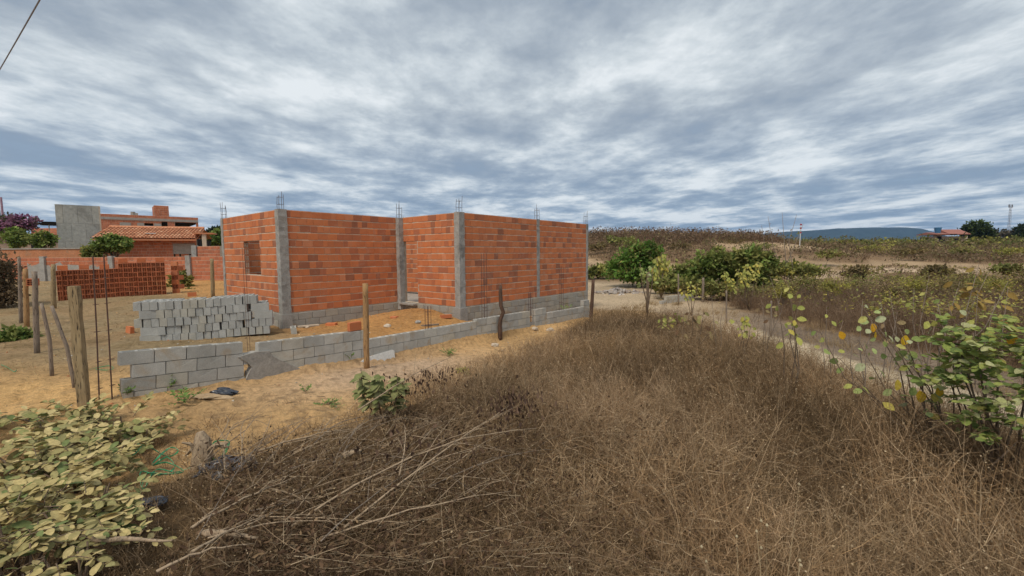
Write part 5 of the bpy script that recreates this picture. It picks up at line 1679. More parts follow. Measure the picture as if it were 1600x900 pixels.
class Shrub:
    def __init__(s, root, meshes, mat, sizes=1.0):
        s.root, s.meshes, s.mat, s.lv = root, meshes, mat, []
        s.stems = MB()
    def leaf(s, p, d, nrm, sc):
        s.lv.append((np.array(p, float), d, nrm, sc))
    def finish(s, limit=300, stem_mat='stem', rng=random.Random(3)):
        c = np.array(s.root.location)
        order = sorted(range(len(s.lv)), key=lambda i: np.linalg.norm(s.lv[i][0] - np.array((0, 0, EYE))) / s.lv[i][3])
        prt = []
        for k, i in enumerate(order):
            p, d, nrm, sc = s.lv[i]
            me = s.meshes[rng.randrange(len(s.meshes))]
            if k < limit:
                link('leaf', me, s.root, tuple(p - c), frame(d, nrm), (sc,) * 3)
            else:
                prt.append((me, Matrix.Translation(p - c) @ frame(d, nrm).to_matrix().to_4x4() @ Matrix.Scale(sc, 4)))
        if prt:
            sp = Soup()
            for me, mx in prt:
                co = np.empty(len(me.vertices) * 3, np.float32); me.vertices.foreach_get('co', co)
                cc = np.empty(len(me.vertices) * 4, np.float32); me.color_attributes['col'].data.foreach_get('color', cc)
                mx = np.array(mx)
                q = np.array([tuple(p.vertices) for p in me.polygons])
                sp.add(co.reshape(-1, 3) @ mx[:3, :3].T + mx[:3, 3], cc.reshape(-1, 4)[:, :3], quads=q)
            o = sp.build('leaves', s.mat, s.root); o['kind'] = 'stuff'
        if s.stems.v:
            s.stems.v = [tuple(np.array(v) - c) for v in s.stems.v]
            s.stems.build('stems', M[stem_mat], s.root, smooth=True)

# dusty shrub at bottom left
DUST = [(0.40, 0.325, 0.145), (0.34, 0.285, 0.125), (0.30, 0.26, 0.115), (0.50, 0.41, 0.20), (0.27, 0.245, 0.11), (0.25, 0.25, 0.10), (0.16, 0.195, 0.075), (0.51, 0.41, 0.20), (0.46, 0.37, 0.17)]
DL = [leaf_mesh('leaf', M['plant_dusty'], .108, .060, DUST, i, rounder=True) for i in range(27)]
c0 = P(80, 790, 3.3); c0[2] = g1(c0[0], c0[1])
ds = empty('dusty_shrub', tuple(c0), 'dense shrub with dust-covered yellowish oval leaves at the bottom left', 'shrub')
shr = Shrub(ds, DL, M['plant_dusty'])
LR = random.Random(8)
def spray(sh, base, d, L, nl, sc, droop=.25, lift=.35, up=(0, 0, 1), r0=.004):
    base, d = np.array(base, float), np.array(d, float); d = d / np.linalg.norm(d)
    pts = []
    n = 7
    for i in range(n):
        f = i / (n - 1)
        pts.append(base + d * L * f + np.array((0, 0, -droop * L * f * f)))
    sh.stems.tube([tuple(p) for p in pts], [r0 * (1 - .7 * i / (n - 1)) for i in range(n)], 5, cap=False)
    side = np.cross(d, (0, 0, 1.0)); side = side / (np.linalg.norm(side) + 1e-6)
    for k in range(nl):
        f = .12 + .88 * (k + .5) / nl
        j = min(int(f * (n - 1)), n - 2); fr = f * (n - 1) - j
        p = pts[j] * (1 - fr) + pts[j + 1] * fr
        s_ = 1 if k % 2 else -1
        ld = d * LR.uniform(.1, .9) + side * s_ * LR.uniform(.5, 1.1) + np.array((0, 0, LR.uniform(-.6, lift)))
        nr = np.array((LR.gauss(0, .5), LR.gauss(0, .5) - .15, 1.0))
        sh.leaf(p, ld, nr, sc * LR.uniform(.5, 1.3))
    sh.leaf(pts[-1], d, (LR.gauss(0, .3), LR.gauss(0, .3), 1), sc * .9)
# mounds: pixel centre, distance, radii
for (px, py, d, rx, ry, rz, ns, sc) in ((60, 700, 4.6, 1.15, .7, .30, 50, 1.0), (150, 705, 4.5, .75, .55, .26, 34, 1.0), (190, 670, 5.0, .55, .35, .18, 20, .95), (60, 770, 3.6, .85, .5, .28, 46, 1.0), (150, 775, 3.5, .36, .35, .16, 20, .9), (20, 850, 2.75, .55, .4, .24, 34, .9), (90, 830, 2.9, .35, .3, .20, 24, .9), (150, 800, 3.1, .30, .25, .13, 16, .85), (130, 872, 2.6, .16, .2, .12, 12, .7), (40, 900, 2.4, .4, .3, .2, 18, .8), (60, 735, 4.1, .9, .5, .3, 40, 1.0), (140, 740, 4.0, .5, .4, .28, 26, 1.0), (10, 690, 4.8, .7, .5, .25, 24, 1.0), (215, 685, 4.7, .25, .3, .14, 12, .85), (100, 660, 5.2, .7, .3, .16, 18, .95)):
    c = P(px - (14 if py < 760 else 30), py, d)
    for k in range(int(ns * .85)):
        a = LR.uniform(0, 6.283); e = LR.uniform(-.15, 1.0)
        q = c + np.array((math.cos(a) * rx * math.sqrt(1 - max(e, 0) ** 2) * LR.uniform(.3, .9), math.sin(a) * ry * LR.uniform(.3, .9), rz * e * .8))
        if q[2] < g1(q[0], q[1]) + .05: q[2] = g1(q[0], q[1]) + LR.uniform(.05, .2)
        dr = np.array((math.cos(a) + LR.gauss(.15, .4), math.sin(a) * .8 + LR.gauss(-.25, .4), LR.uniform(-.1, .4)))
        spray(shr, q, dr, LR.uniform(.22, .40), LR.randrange(8, 13), sc * LR.uniform(.8, 1.05))
    for k in range(4):
        a = LR.uniform(0, 6.28)
        b = np.array((c[0] + math.cos(a) * rx * .3, c[1] + math.sin(a) * ry * .3, g1(c[0], c[1]) - .03))
        e = c + np.array((math.cos(a) * rx * .6, math.sin(a) * ry * .6, rz * .4))
        shr.stems.tube([tuple(b), tuple((b + e) / 2 + np.array((.03, 0, .05))), tuple(e)], [.012, .009, .005], 5)
shr.finish()
print('dusty leaves', len(shr.lv))

# green broad-leaved shrub in the middle
BL = [leaf_mesh('leaf', M['plant'], .16, .105, [(0.27, 0.27, 0.115), (0.32, 0.31, 0.14), (0.22, 0.235, 0.095), (0.37, 0.345, 0.17), (0.17, 0.195, 0.075)], i) for i in range(10)]
c1 = P(598, 655, 5.85); c1[2] = g1(c1[0], c1[1])
gs = empty('broadleaf_shrub', tuple(c1), 'upright green shrub with large drooping leaves at the edge of the dry brush', 'shrub')
sh = Shrub(gs, BL, M['plant'])
top = P(596, 568, 5.85)
for k in range(7):
    a = k * .9 + .3
    tip = top + np.array((math.cos(a) * .30, math.sin(a) * .26, LR.uniform(-.25, .0)))
    b = c1 + np.array((math.cos(a) * .05, math.sin(a) * .05, 0))
    mid = (b + tip) / 2 + np.array((math.cos(a) * .1, math.sin(a) * .1, .02))
    sh.stems.tube([tuple(b), tuple(mid), tuple(tip)], [.012, .009, .005], 6)
    for i in range(26):
        f = LR.uniform(.3, 1)
        p = (b * (1 - f) ** 2 + mid * 2 * f * (1 - f) + tip * f * f)
        an = LR.uniform(0, 6.283)
        d = np.array((math.cos(an), math.sin(an) - .2, LR.uniform(-.9, .15)))
        sh.leaf(p, d, (math.cos(an) * .5 , math.sin(an) * .5 - .3, 1), LR.uniform(.6, 1.15))
sh.finish()

# shrub at the right edge with rounded green leaves, some yellow
RL = [leaf_mesh('leaf', M['plant'], .10, .070, [(0.25, 0.30, 0.08), (0.31, 0.34, 0.10), (0.19, 0.25, 0.07), (0.38, 0.39, 0.17), (0.14, 0.19, 0.06), (0.42, 0.42, 0.22), (0.30, 0.28, 0.08)], i, rounder=True) for i in range(12)]
YL = [leaf_mesh('leaf', M['plant'], .12, .088, [(0.62, 0.40, 0.035), (0.55, 0.42, 0.07), (0.66, 0.36, 0.03)], i, rounder=True) for i in range(3)]
GL = [leaf_mesh('leaf', M['plant'], .115, .085, [(0.30, 0.36, 0.12), (0.36, 0.42, 0.17), (0.24, 0.30, 0.10), (0.42, 0.44, 0.26)], i, rounder=True) for i in range(6)]
c2 = P(1560, 720, 4.4); c2[2] = g1(c2[0], c2[1])
rs = empty('green_shrub', tuple(c2), 'bushy shrub with rounded green leaves and dark stems at the right edge', 'shrub')
sh = Shrub(rs, RL, M['plant'])
for (px, py, d, rx, ry, rz, ns) in ((1500, 575, 4.7, .22, .3, .14, 22), (1520, 520, 4.8, .22, .3, .12, 18), (1560, 660, 4.4, .25, .3, .12, 16), (1560, 545, 4.6, .34, .35, .17, 44), (1600, 580, 4.5, .4, .4, .2, 30), (1540, 600, 4.4, .28, .3, .12, 18), (1590, 640, 4.3, .3, .3, .14, 20), (1500, 545, 4.7, .14, .2, .10, 7), (1620, 530, 4.6, .3, .3, .2, 20), (1590, 690, 4.2, .2, .2, .1, 7), (1530, 625, 4.6, .16, .2, .06, 5)):
    c = P(px, py, d)
    b = c2 + np.array((LR.gauss(0, .06), LR.gauss(0, .06), -.02))
    sh.stems.tube([tuple(b), tuple((b + c) / 2 + np.array((LR.gauss(0, .08), LR.gauss(0, .06), .05))), tuple(c)], [.016, .011, .006], 6)
    for k in range(ns):
        a = LR.uniform(0, 6.283)
        q = c + np.array((math.cos(a) * rx * LR.uniform(.2, 1), math.sin(a) * ry * LR.uniform(.2, 1), LR.uniform(-1, 1) * rz))
        spray(sh, q, (math.cos(a), math.sin(a) - .2, LR.uniform(-.1, .5)), LR.uniform(.12, .24), LR.randrange(4, 8), LR.uniform(.75, 1.1), r0=.003)
sh.finish()

BRN = [leaf_mesh('leaf', M['plant'], .15, .085, [(0.26, 0.18, 0.10), (0.33, 0.25, 0.13), (0.38, 0.34, 0.14), (0.20, 0.12, 0.07)], i) for i in range(6)]
YG = [leaf_mesh('leaf', M['plant'], .13, .085, [(0.40, 0.40, 0.11), (0.46, 0.43, 0.14), (0.34, 0.36, 0.10), (0.50, 0.42, 0.10)], i) for i in range(5)]
# open shrub with dark bare stems and a few big green and yellow leaves
def open_shrub(base_px, base_d, tips, label, leaves=GL, yel=(), nl=5, r0=.011, sc=1.0, stem_mat='stem', name='sapling', grp=None, hang=.0):
    b = P(base_px[0], base_px[1], base_d); b[2] = g1(b[0], b[1]) - .02
    o = empty(name, tuple(b), label, 'shrub' if name == 'shrub' else 'sapling', grp)
    sh = Shrub(o, leaves, M['plant'])
    for k, tp in enumerate(tips):
        e = P(tp[0], tp[1], tp[2])
        d = e - b; L = np.linalg.norm(d)
        j = lambda s_: np.array((LR.gauss(0, s_), LR.gauss(0, s_), LR.gauss(0, s_))) * L
        pts = [b, b + d * .3 + j(.03), b + d * .62 + j(.035) + np.array((0, 0, -.02 * L)), e]
        sh.stems.tube([tuple(p) for p in pts], [r0, r0 * .8, r0 * .55, r0 * .25], 6)
        n_ = tp[3] if len(tp) > 3 else nl
        for i in range(n_):
            f = LR.uniform(.62, 1.0); i2 = 2
            p = pts[2] + (pts[3] - pts[2]) * ((f - .62) / .38)
            an = LR.uniform(0, 6.283)
            st_ = p + np.array((math.cos(an), math.sin(an), LR.uniform(-.3, .6))) * LR.uniform(.02, .09) * sc
            sh.stems.tube([tuple(p), tuple(st_)], [.0022, .0016], 4)
            sh.leaf(st_, (math.cos(an), math.sin(an) * .7, LR.uniform(-1.1, .1) - hang), (LR.gauss(0, .5), -1.0 + LR.gauss(0, .4), LR.uniform(.2, 1)), sc * LR.uniform(.6, 1.15))
    for (x, y, d) in yel:
        p = P(x, y, d)
        lf = link('leaf', YL[LR.randrange(3)], o, tuple(p - b), frame((LR.gauss(0, .3), -.2, -1), (LR.gauss(0, .3), -1, .2)), (LR.uniform(.9, 1.2),) * 3)
        lf['label'] = 'bright yellow leaf'
    sh.finish(stem_mat=stem_mat)
    return o
open_shrub((1478, 690), 5.0, [(1278, 512, 5.6, 2), (1312, 560, 5.5, 3), (1355, 492, 5.4, 5), (1382, 478, 5.5, 7), (1405, 512, 5.3, 8), (1340, 530, 5.6, 5), (1440, 545, 5.2, 6), (1460, 575, 5.1, 3), (1430, 605, 4.9, 5), (1490, 560, 5.0, 4), (1520, 640, 4.9, 2), (1400, 655, 4.9, 0), (1560, 672, 4.7, 1)],
           'open shrub of dark arching stems with scattered green and bright yellow leaves', name='shrub', yel=[(1416, 524, 5.3), (1402, 593, 5.0), (1437, 610, 4.9), (1312, 518, 5.5), (1368, 518, 5.4), (1585, 522, 4.6), (1363, 505, 5.4), (1465, 605, 4.9)], r0=.013, nl=4)
open_shrub((1525, 700), 4.9, [(1340, 470, 5.4, 5), (1375, 515, 5.3, 6), (1450, 500, 5.0, 6), (1480, 470, 5.1, 6), (1420, 560, 5.0, 6), (1330, 590, 5.1, 3), (1505, 505, 4.8, 6), (1385, 600, 5.0, 4)], 'second open leggy shrub of thin stems with scattered yellow-green leaves, nearer the right edge', name='shrub', leaves=YG + GL, r0=.011, sc=.85)
open_shrub((1235, 612), 7.0, [(1232, 445, 7.0, 10), (1215, 470, 7.0, 5), (1252, 462, 7.1, 5), (1240, 500, 7.0, 2)], 'tall thin sapling with a tuft of yellow-green leaves beside the pale path', leaves=YG, r0=.012, sc=1.1)
open_shrub((1345, 620), 6.6, [(1348, 470, 6.6, 2), (1332, 520, 6.6, 2), (1362, 500, 6.7, 2)], 'bare grey sapling behind the open shrub', r0=.01, stem_mat='stick_grey', sc=.9)
open_shrub((1470, 560), 8.2, [(1464, 470, 8.2, 1), (1500, 440, 8.2, 6), (1530, 412, 8.0, 9), (1545, 425, 8.0, 8), (1575, 440, 8.0, 4)], 'leaning sapling with bronze leaves against the far scrub at right', leaves=[leaf_mesh('leaf', M['plant'], .15, .08, [(0.30, 0.20, 0.06), (0.24, 0.16, 0.05), (0.36, 0.26, 0.08)], i) for i in range(4)], r0=.013, stem_mat='stick_grey', sc=1.25)
open_shrub((1085, 532), 10.6, [(1082, 478, 10.6, 8), (1068, 490, 10.6, 7), (1100, 484, 10.6, 7), (1055, 500, 10.6, 6), (1112, 502, 10.6, 6)], 'small sapling with withered brown drooping leaves at the far edge of the weeds', leaves=BRN, r0=.013, sc=1.15, hang=.5)
open_shrub((1160, 545), 9.8, [(1162, 492, 9.8, 14), (1150, 500, 9.8, 8), (1174, 498, 9.8, 8)], 'single-stemmed young plant with yellow-green leaf tuft beside the path', leaves=YG, r0=.012, sc=.95, hang=.3)
open_shrub((1195, 560), 8.8, [(1192, 440, 8.8, 1), (1200, 470, 8.8, 1)], 'very thin dark bare stem beside the tufted plants', leaves=BRN, r0=.007, sc=.7)
open_shrub((1033, 458), 24, [(1034, 398, 24, 44), (1026, 402, 24, 34), (1043, 404, 24, 36), (1022, 414, 24, 20), (1048, 415, 24, 20)], 'pale-stemmed small tree with drooping yellow-green leaves before the dark bush', leaves=YG, r0=.035, sc=1.7, stem_mat='stick', hang=.8)
open_shrub((1172, 470), 19, [(1168, 412, 19, 60), (1152, 420, 19, 50), (1130, 425, 19, 44), (1185, 410, 19, 46), (1140, 436, 19, 40), (1160, 430, 19, 40)], 'yellowing shrub on thin stems in front of the green thicket', leaves=YG, r0=.02, sc=1.15, hang=.2)
open_shrub((1080, 478), 17.5, [(1078, 440, 17.5, 22), (1066, 452, 17.5, 14), (1090, 448, 17.5, 14)], 'low yellow-green plant behind the short block wall', leaves=YG, r0=.015, sc=1.0, hang=.2)
open_shrub((1050, 520), 12.5, [(1042, 492, 12.5, 12), (1060, 490, 12.5, 12), (1030, 497, 12.5, 9)], 'small yellowish plant rooted at the end of the low block wall', leaves=YG, r0=.012, sc=1.1, hang=.2)
open_shrub((1011, 489), 16.6, [(1010, 420, 16.6, 10), (1000, 412, 16.6, 8), (1020, 415, 16.6, 8)], 'slim young tree with a small green head by the sandy clearing', r0=.03, sc=1.4)
open_shrub((1226, 395), 30, [(1222, 332, 30, 1), (1200, 338, 30, 1), (1245, 335, 30, 1), (1255, 350, 30, 1), (1190, 352, 30, 1)], 'leafless tree with thin spreading twigs against the sky left of the marker pole', leaves=BRN, r0=.035, stem_mat='stick_grey')

for i, (bx, by, d, tips, lb) in enumerate((
    ((1205), 545, 9.6, [(1203, 432, 9.6, 2), (1222, 455, 9.6, 2), (1190, 470, 9.6, 1)], 'thin forked bare sapling just left of the tall tufted sapling'),
    ((1300), 585, 7.6, [(1292, 478, 7.6, 3), (1318, 500, 7.6, 2), (1280, 520, 7.6, 1)], 'grey twiggy sapling right of the tall tufted sapling'),
    ((1385), 600, 7.2, [(1376, 470, 7.2, 2), (1402, 488, 7.2, 2), (1390, 455, 7.3, 1)], 'bare sapling rising behind the yellow-leaved open shrub'),
    ((1440), 580, 7.8, [(1428, 450, 7.8, 2), (1452, 430, 7.8, 3), (1468, 470, 7.8, 1)], 'tall bare sapling between open shrub and bronze-leaved sapling'),
    ((1120), 545, 10.2, [(1112, 462, 10.2, 2), (1132, 470, 10.2, 2)], 'thin leafless sapling between withered sapling and tufted young plant'),
    ((1540), 600, 6.6, [(1528, 455, 6.6, 3), (1556, 470, 6.6, 4), (1575, 450, 6.6, 3)], 'thin grey sapling rising behind the green shrub at the right edge'))):
    open_shrub((bx, by), d, tips, lb, leaves=YG if i % 2 else BRN, r0=.009, stem_mat='stick_grey', sc=.9)

# seedlings and low green plants near the wall
SG = [leaf_mesh('leaf', M['plant'], .06, .028, [(0.16, 0.26, 0.07), (0.20, 0.30, 0.09), (0.13, 0.21, 0.06)], i) for i in range(4)]
def seedling(px, py, h, spread, n, label, leaves=SG, sc=1.0, d=None):
    b = G(px, py) if d is None else P(px, py, d)
    if d is not None: b[2] = g1(b[0], b[1])
    o = empty('seedling', tuple(b), label, 'plant')
    sh = Shrub(o, leaves, M['plant'])
    for k in range(n):
        a = LR.uniform(0, 6.283); rr_ = LR.uniform(.2, 1)
        e = b + np.array((math.cos(a) * spread * rr_, math.sin(a) * spread * rr_, h * LR.uniform(.4, 1)))
        spray(sh, b + (e - b) * .2, e - b, float(np.linalg.norm(e - b)) * .8, 8, sc, .3, .2, r0=.004)
    sh.finish()
seedling(290, 632, .30, .28, 10, 'bright green feathery seedling at the foot of the block wall', sc=1.1)
seedling(262, 612, .28, .12, 4, 'second small green seedling left of the feathery one', sc=1.0)
seedling(478, 614, .20, .14, 5, 'thin small seedling on the pale sand heap', sc=.7)
seedling(512, 634, .12, .26, 12, 'low bright green creeping plant on the orange earth', sc=.75)
seedling(700, 556, .26, .26, 10, 'leafy green weed growing against the boundary wall', sc=1.0)
seedling(548, 566, .20, .14, 5, 'tiny green weed beside the round post', sc=.9)
seedling(196, 622, .24, .16, 5, 'dark green weed in front of the wall end', sc=.9)
seedling(720, 582, .10, .34, 12, 'patch of low yellow-green weeds at the edge of the sand', leaves=YG, sc=.45)
seedling(885, 470, .5, .3, 5, 'thin weed growing against the far blockwork of the house', sc=1.3, d=16.3)
seedling(342, 728, .14, .12, 5, 'small bright green sprout beside the stump', sc=.8, d=4.4)

# ------------------------------------------------------------------ trees and bushes with leaf-clump crowns
def tree(name, base, blobs, leaf, n, pal, label, cat, trunk_r=.12, trunk_to=None, group=None, clump=.35, pal2=None, bark='stem'):
    """tapered trunk and limbs; the crown is many small leaf faces gathered in clumps inside the blobs [(centre, radii)]"""
    o = empty(name, tuple(base), label, cat, group)
    b = np.array(base, float)
    m = MB()
    tops = [np.array(c) - np.array((0, 0, r[2] * .3)) for c, r in blobs]
    fork = b + (np.mean(tops, 0) - b) * .45
    m.tube([tuple(b - b + np.array((0, 0, -.15))), tuple((fork - b) * .5 + np.array((trunk_r * .4, 0, 0))), tuple(fork - b)], [trunk_r, trunk_r * .8, trunk_r * .65], 7)
    for t in tops:
        for k in range(3):
            e = t + VR.normal(0, .35, 3) * np.array(blobs[0][1]) * .7
            m.tube([tuple(fork - b), tuple((fork + e) / 2 - b + VR.normal(0, .04, 3)), tuple(e - b)], [trunk_r * .5, trunk_r * .32, trunk_r * .1], 5)
    m.build('trunk', M[bark], o, smooth=True)
    sp = Soup()
    vol = np.array([r[0] * r[1] * r[2] for c, r in blobs]); vol = vol ** .7 / (vol ** .7).sum()
    for (c, r), f in zip(blobs, vol):
        c, r = np.array(c), np.array(r)
        k = max(6, int(n * f))
        nc = max(8, k // 16)
        cc = unit(VR.normal(size=(nc, 3))) * (VR.uniform(.35, 1.18, (nc, 1)))
        cc = c + cc * r
        shade = pick(pal, nc, VR, .22)
        if pal2 is not None:
            sel = VR.random(nc) < .35; shade[sel] = pick(pal2, int(sel.sum()), VR, .15)
        idx = VR.integers(0, nc, k)
        q = cc[idx] + VR.normal(0, clump * .42, (k, 3)) * r
        d = unit(VR.normal(size=(k, 3)) + unit(q - c) * .8)
        nr_ = unit(VR.normal(size=(k, 3)) * .8 + np.array((0, 0, 1)) + unit(q - c) * .5)
        s_ = leaf * VR.uniform(.6, 1.4, k)
        blades(sp, q - b, d, nr_, s_, s_ * .55, np.clip(shade[idx] * VR.uniform(.8, 1.2, (k, 1)), .008, .8), full=False)
    sp.build('crown', M['far_plant'], o)
    return o
GRN = [(0.17, 0.23, 0.055), (0.22, 0.28, 0.075), (0.125, 0.18, 0.045), (0.27, 0.30, 0.09)]
GRNB = [(0.10, 0.16, 0.04), (0.13, 0.19, 0.05), (0.08, 0.13, 0.035)]
OLV = [(0.21, 0.22, 0.065), (0.27, 0.26, 0.08), (0.16, 0.17, 0.055)]
YLW = [(0.36, 0.33, 0.07), (0.30, 0.30, 0.08), (0.42, 0.36, 0.08)]
def bl(lst, d): return [(P(x, y, d + (e[0] if e else 0)), (rx / FPX * d, rx / FPX * d * .8, rz / FPX * d)) for x, y, rx, rz, *e in lst]
def root(px, d): 
    p = P(px, 400, d); p[2] = g1(p[0], p[1]); return p
tree('green_bush', root(995, 30), bl([(985, 427, 30, 11), (1010, 430, 26, 9), (992, 405, 26, 20), (1010, 396, 20, 13), (975, 415, 16, 14), (1018, 412, 18, 16), (998, 392, 13, 8)], 30), .28, 6800, [(0.13, 0.23, 0.045), (0.18, 0.28, 0.065), (0.10, 0.18, 0.036)], 'dense dark green bush behind the sandy clearing', 'bush', .1, clump=.5, pal2=OLV)
tree('green_bush', root(1115, 27), bl([(1100, 425, 24, 24), (1125, 412, 26, 20), (1080, 436, 18, 18), (1150, 430, 20, 22), (1060, 440, 16, 14)], 27), .26, 5200, GRN, 'wide dark green thicket behind the yellowing shrub', 'bush', .08, clump=.35, pal2=OLV)
tree('green_bush', root(1075, 23), bl([(1070, 447, 22, 10), (1110, 450, 26, 10), (1150, 455, 24, 10), (1040, 446, 18, 8), (1190, 458, 20, 9)], 23), .2, 3600, OLV, 'low ragged olive scrub along the foot of the green thicket', 'bush', .03, clump=.5, pal2=[(0.26, 0.21, 0.08)])
tree('green_bush', root(1235, 30), bl([(1235, 420, 24, 9), (1265, 424, 20, 8), (1210, 424, 18, 10)], 30), .24, 2400, OLV, 'straggly olive bush at the left end of the sandy band', 'bush', .04, clump=.5, pal2=YLW)
tree('green_bush', root(1180, 25), bl([(1180, 425, 22, 28), (1195, 410, 18, 16), (1200, 445, 16, 18), (1165, 400, 20, 10)], 25), .24, 4000, OLV, 'olive green bush at the right end of the thicket', 'bush', .08, clump=.35, pal2=GRN)
tree('green_bush', root(1045, 26), bl([(1045, 440, 16, 12), (1025, 437, 14, 12), (1060, 430, 12, 14)], 26), .24, 1800, OLV, 'low grey-green bush between the two dark bushes', 'bush', .05, pal2=GRN)
tree('green_bush', root(950, 36), bl([(945, 422, 18, 9), (925, 425, 12, 8), (965, 424, 12, 9)], 36), .28, 1500, OLV, 'low olive scrub just right of the house end', 'bush', .05, pal2=GRN)
tree('thorn_tree', root(975, 62), bl([(972, 376, 26, 4.5), (960, 373, 13, 3.5), (986, 374, 12, 4), (978, 382, 16, 4)], 62), .35, 900, OLV, 'flat-crowned sparse thorn tree on the skyline right of the house', 'tree', .12, clump=.5)
tree('round_tree', root(1527, 165), bl([(1527, 362, 19, 13), (1515, 365, 10, 9), (1540, 366, 11, 8), (1524, 354, 12, 7)], 165), 1.0, 3600, [(0.035, 0.055, 0.02), (0.05, 0.075, 0.025), (0.03, 0.045, 0.018)], 'large round dark tree beside the red-roofed house', 'tree', .5, clump=.28, pal2=[(0.08, 0.11, 0.03)])
tree('round_tree', root(1562, 175), bl([(1562, 366, 14, 7), (1570, 370, 10, 6)], 175), 1.0, 900, [(0.13, 0.11, 0.08), (0.11, 0.10, 0.07)], 'greyish half-bare tree right of the large round tree', 'tree', .3, clump=.5)
tree('round_tree', root(1596, 170), bl([(1597, 364, 13, 10), (1608, 362, 14, 12), (1588, 369, 7, 5)], 170), 1.0, 2200, [(0.03, 0.042, 0.02), (0.04, 0.055, 0.022)], 'dark round tree cut off by the right edge', 'tree', .4, clump=.28)
# left
tree('flowering_tree', root(28, 36), bl([(25, 352, 24, 12), (8, 350, 16, 12), (42, 350, 12, 8), (30, 342, 14, 6)], 36), .26, 2600, [(0.30, 0.13, 0.24), (0.36, 0.18, 0.28), (0.24, 0.12, 0.18)], 'tree with pinkish purple blossom at far left', 'tree', .14, clump=.45, pal2=[(0.14, 0.13, 0.09), (0.10, 0.11, 0.06)])
tree('green_bush', root(28, 33), bl([(28, 374, 16, 12), (20, 366, 12, 8)], 33), .24, 1500, GRN, 'dark green bush beneath the pink blossom', 'bush', .08)
tree('round_tree', root(72, 32), bl([(71, 372, 13, 9), (64, 378, 8, 8), (78, 379, 8, 8)], 32), .22, 1600, GRN, 'small round dark green tree left of the grey building', 'tree', .08)
tree('round_tree', root(177, 27.6), bl([(175, 380, 20, 11), (163, 385, 12, 9), (190, 386, 12, 9), (178, 374, 12, 6)], 27.6), .2, 3200, GRN, 'bright green leafy tree in front of the tiled roof', 'tree', .09, pal2=GRNB)
tree('green_bush', root(144, 27.2), bl([(143, 390, 10, 9), (138, 396, 8, 8), (150, 397, 9, 8)], 27.2), .18, 1000, OLV, 'greyish bush leaning against the grey building wall', 'bush', .05, pal2=GRN)
tree('round_tree', root(336, 44), bl([(336, 372, 13, 8), (328, 376, 9, 7), (345, 374, 9, 9), (340, 362, 9, 4)], 44), .34, 1700, GRN, 'leafy green tree seen between tiled house and brick house', 'tree', .12, pal2=GRNB)
tree('round_tree', root(338, 110), bl([(338, 361, 9, 4), (346, 360, 6, 4), (330, 365, 8, 4)], 110), .8, 700, [(0.05, 0.07, 0.035)], 'dark distant tree top left of the brick house', 'tree', .3)
tree('green_bush', root(282, 21.2), bl([(280, 436, 12, 9), (290, 440, 9, 7), (272, 442, 8, 6)], 21.2), .16, 900, OLV, 'scruffy bush at the right end of the red brick stack', 'bush', .04, pal2=[(0.30, 0.16, 0.06), (0.24, 0.22, 0.06)])
tree('green_bush', root(298, 20.4), bl([(296, 457, 9, 4), (306, 458, 6, 3)], 20.4), .12, 400, GRNB, 'low green weeds in front of the red yard wall', 'bush', .02)
tree('green_bush', root(18, 11.0), bl([(20, 532, 26, 15), (2, 536, 20, 14), (36, 540, 12, 10)], 10.2), .11, 3200, GRN, 'round green bush on the sand at the far left edge', 'bush', .03, pal2=GRNB)
tree('dry_bush', root(-6, 15.0), bl([(-4, 440, 26, 36), (10, 455, 16, 22), (-25, 430, 30, 46)], 15.0), .12, 5200, [(0.16, 0.115, 0.07), (0.20, 0.145, 0.085), (0.13, 0.10, 0.06)], 'tall dry brown bush at the far left edge', 'bush', .05, clump=.4)

# ------------------------------------------------------------------ scrub on the right: thickets too dense to count
def thicket(sp, poly, n, h0, h1, nst, nlf, leaf, stem_pal, leaf_pal, width=.008, flat=.25, spread=.22, bare=.45):
    p = scatter(poly, n, VR)
    h = VR.uniform(h0, h1, n) * (1 - .55 * sm(27, 33, p[:, 1])) * (0.8 + .8 * (vn(p[:, 0] * .35, p[:, 1] * .35) + .25))
    weeds(sp, p, h, nst, 3, width, stem_pal, spread, .18, 3, 0, tw_len=.35, base_r=.10)
    k = n * nlf
    if nlf:
        i = np.repeat(np.arange(n), nlf)
        lush = np.clip(.45 + 3.4 * vn(p[:, 0] * .4 + 8, p[:, 1] * .4), 0, 1)
        keep = VR.random(k) < (.12 + .88 * lush)[i]; i = i[keep]; k = len(i)
        f = VR.uniform(bare, 1.0, k)
        q = np.concatenate([p[i] + VR.normal(0, .16, (k, 2)) * (h[i] * (.3 + .5 * f))[:, None], (gz(p[i, 0], p[i, 1]) + h[i] * f)[:, None]], 1)
        s_ = leaf * VR.uniform(.5, 1.4, k)
        pc = pick(leaf_pal, n, VR, .2)
        nr_ = unit(VR.normal(size=(k, 3)) * .7 + np.array((0, -.2, 1)))
        blades(sp, q, unit(VR.normal(size=(k, 3)) * np.array((1, 1, .4))), nr_, s_, s_ * .6, np.clip(pc[i] * VR.uniform(.75, 1.25, (k, 1)), .01, .8), full=False)
STB = [(0.20, 0.13, 0.08), (0.25, 0.165, 0.105), (0.145, 0.092, 0.058), (0.31, 0.22, 0.145)]
sp = Soup()
near_poly = [(10.6, 5.0), (10.6, 7.5), (10.5, 10), (10.4, 13), (10.1, 17), (10.2, 21), (16, 24), (26, 24), (30, 18), (24, 11), (16, 7), (12, 5)]
thicket(sp, near_poly, 2100, .75, 1.40, 6, 15, .085, STB, [(0.34, 0.31, 0.075), (0.30, 0.29, 0.09), (0.40, 0.33, 0.08), (0.24, 0.24, 0.08), (0.24, 0.17, 0.07)], .010, bare=.72)
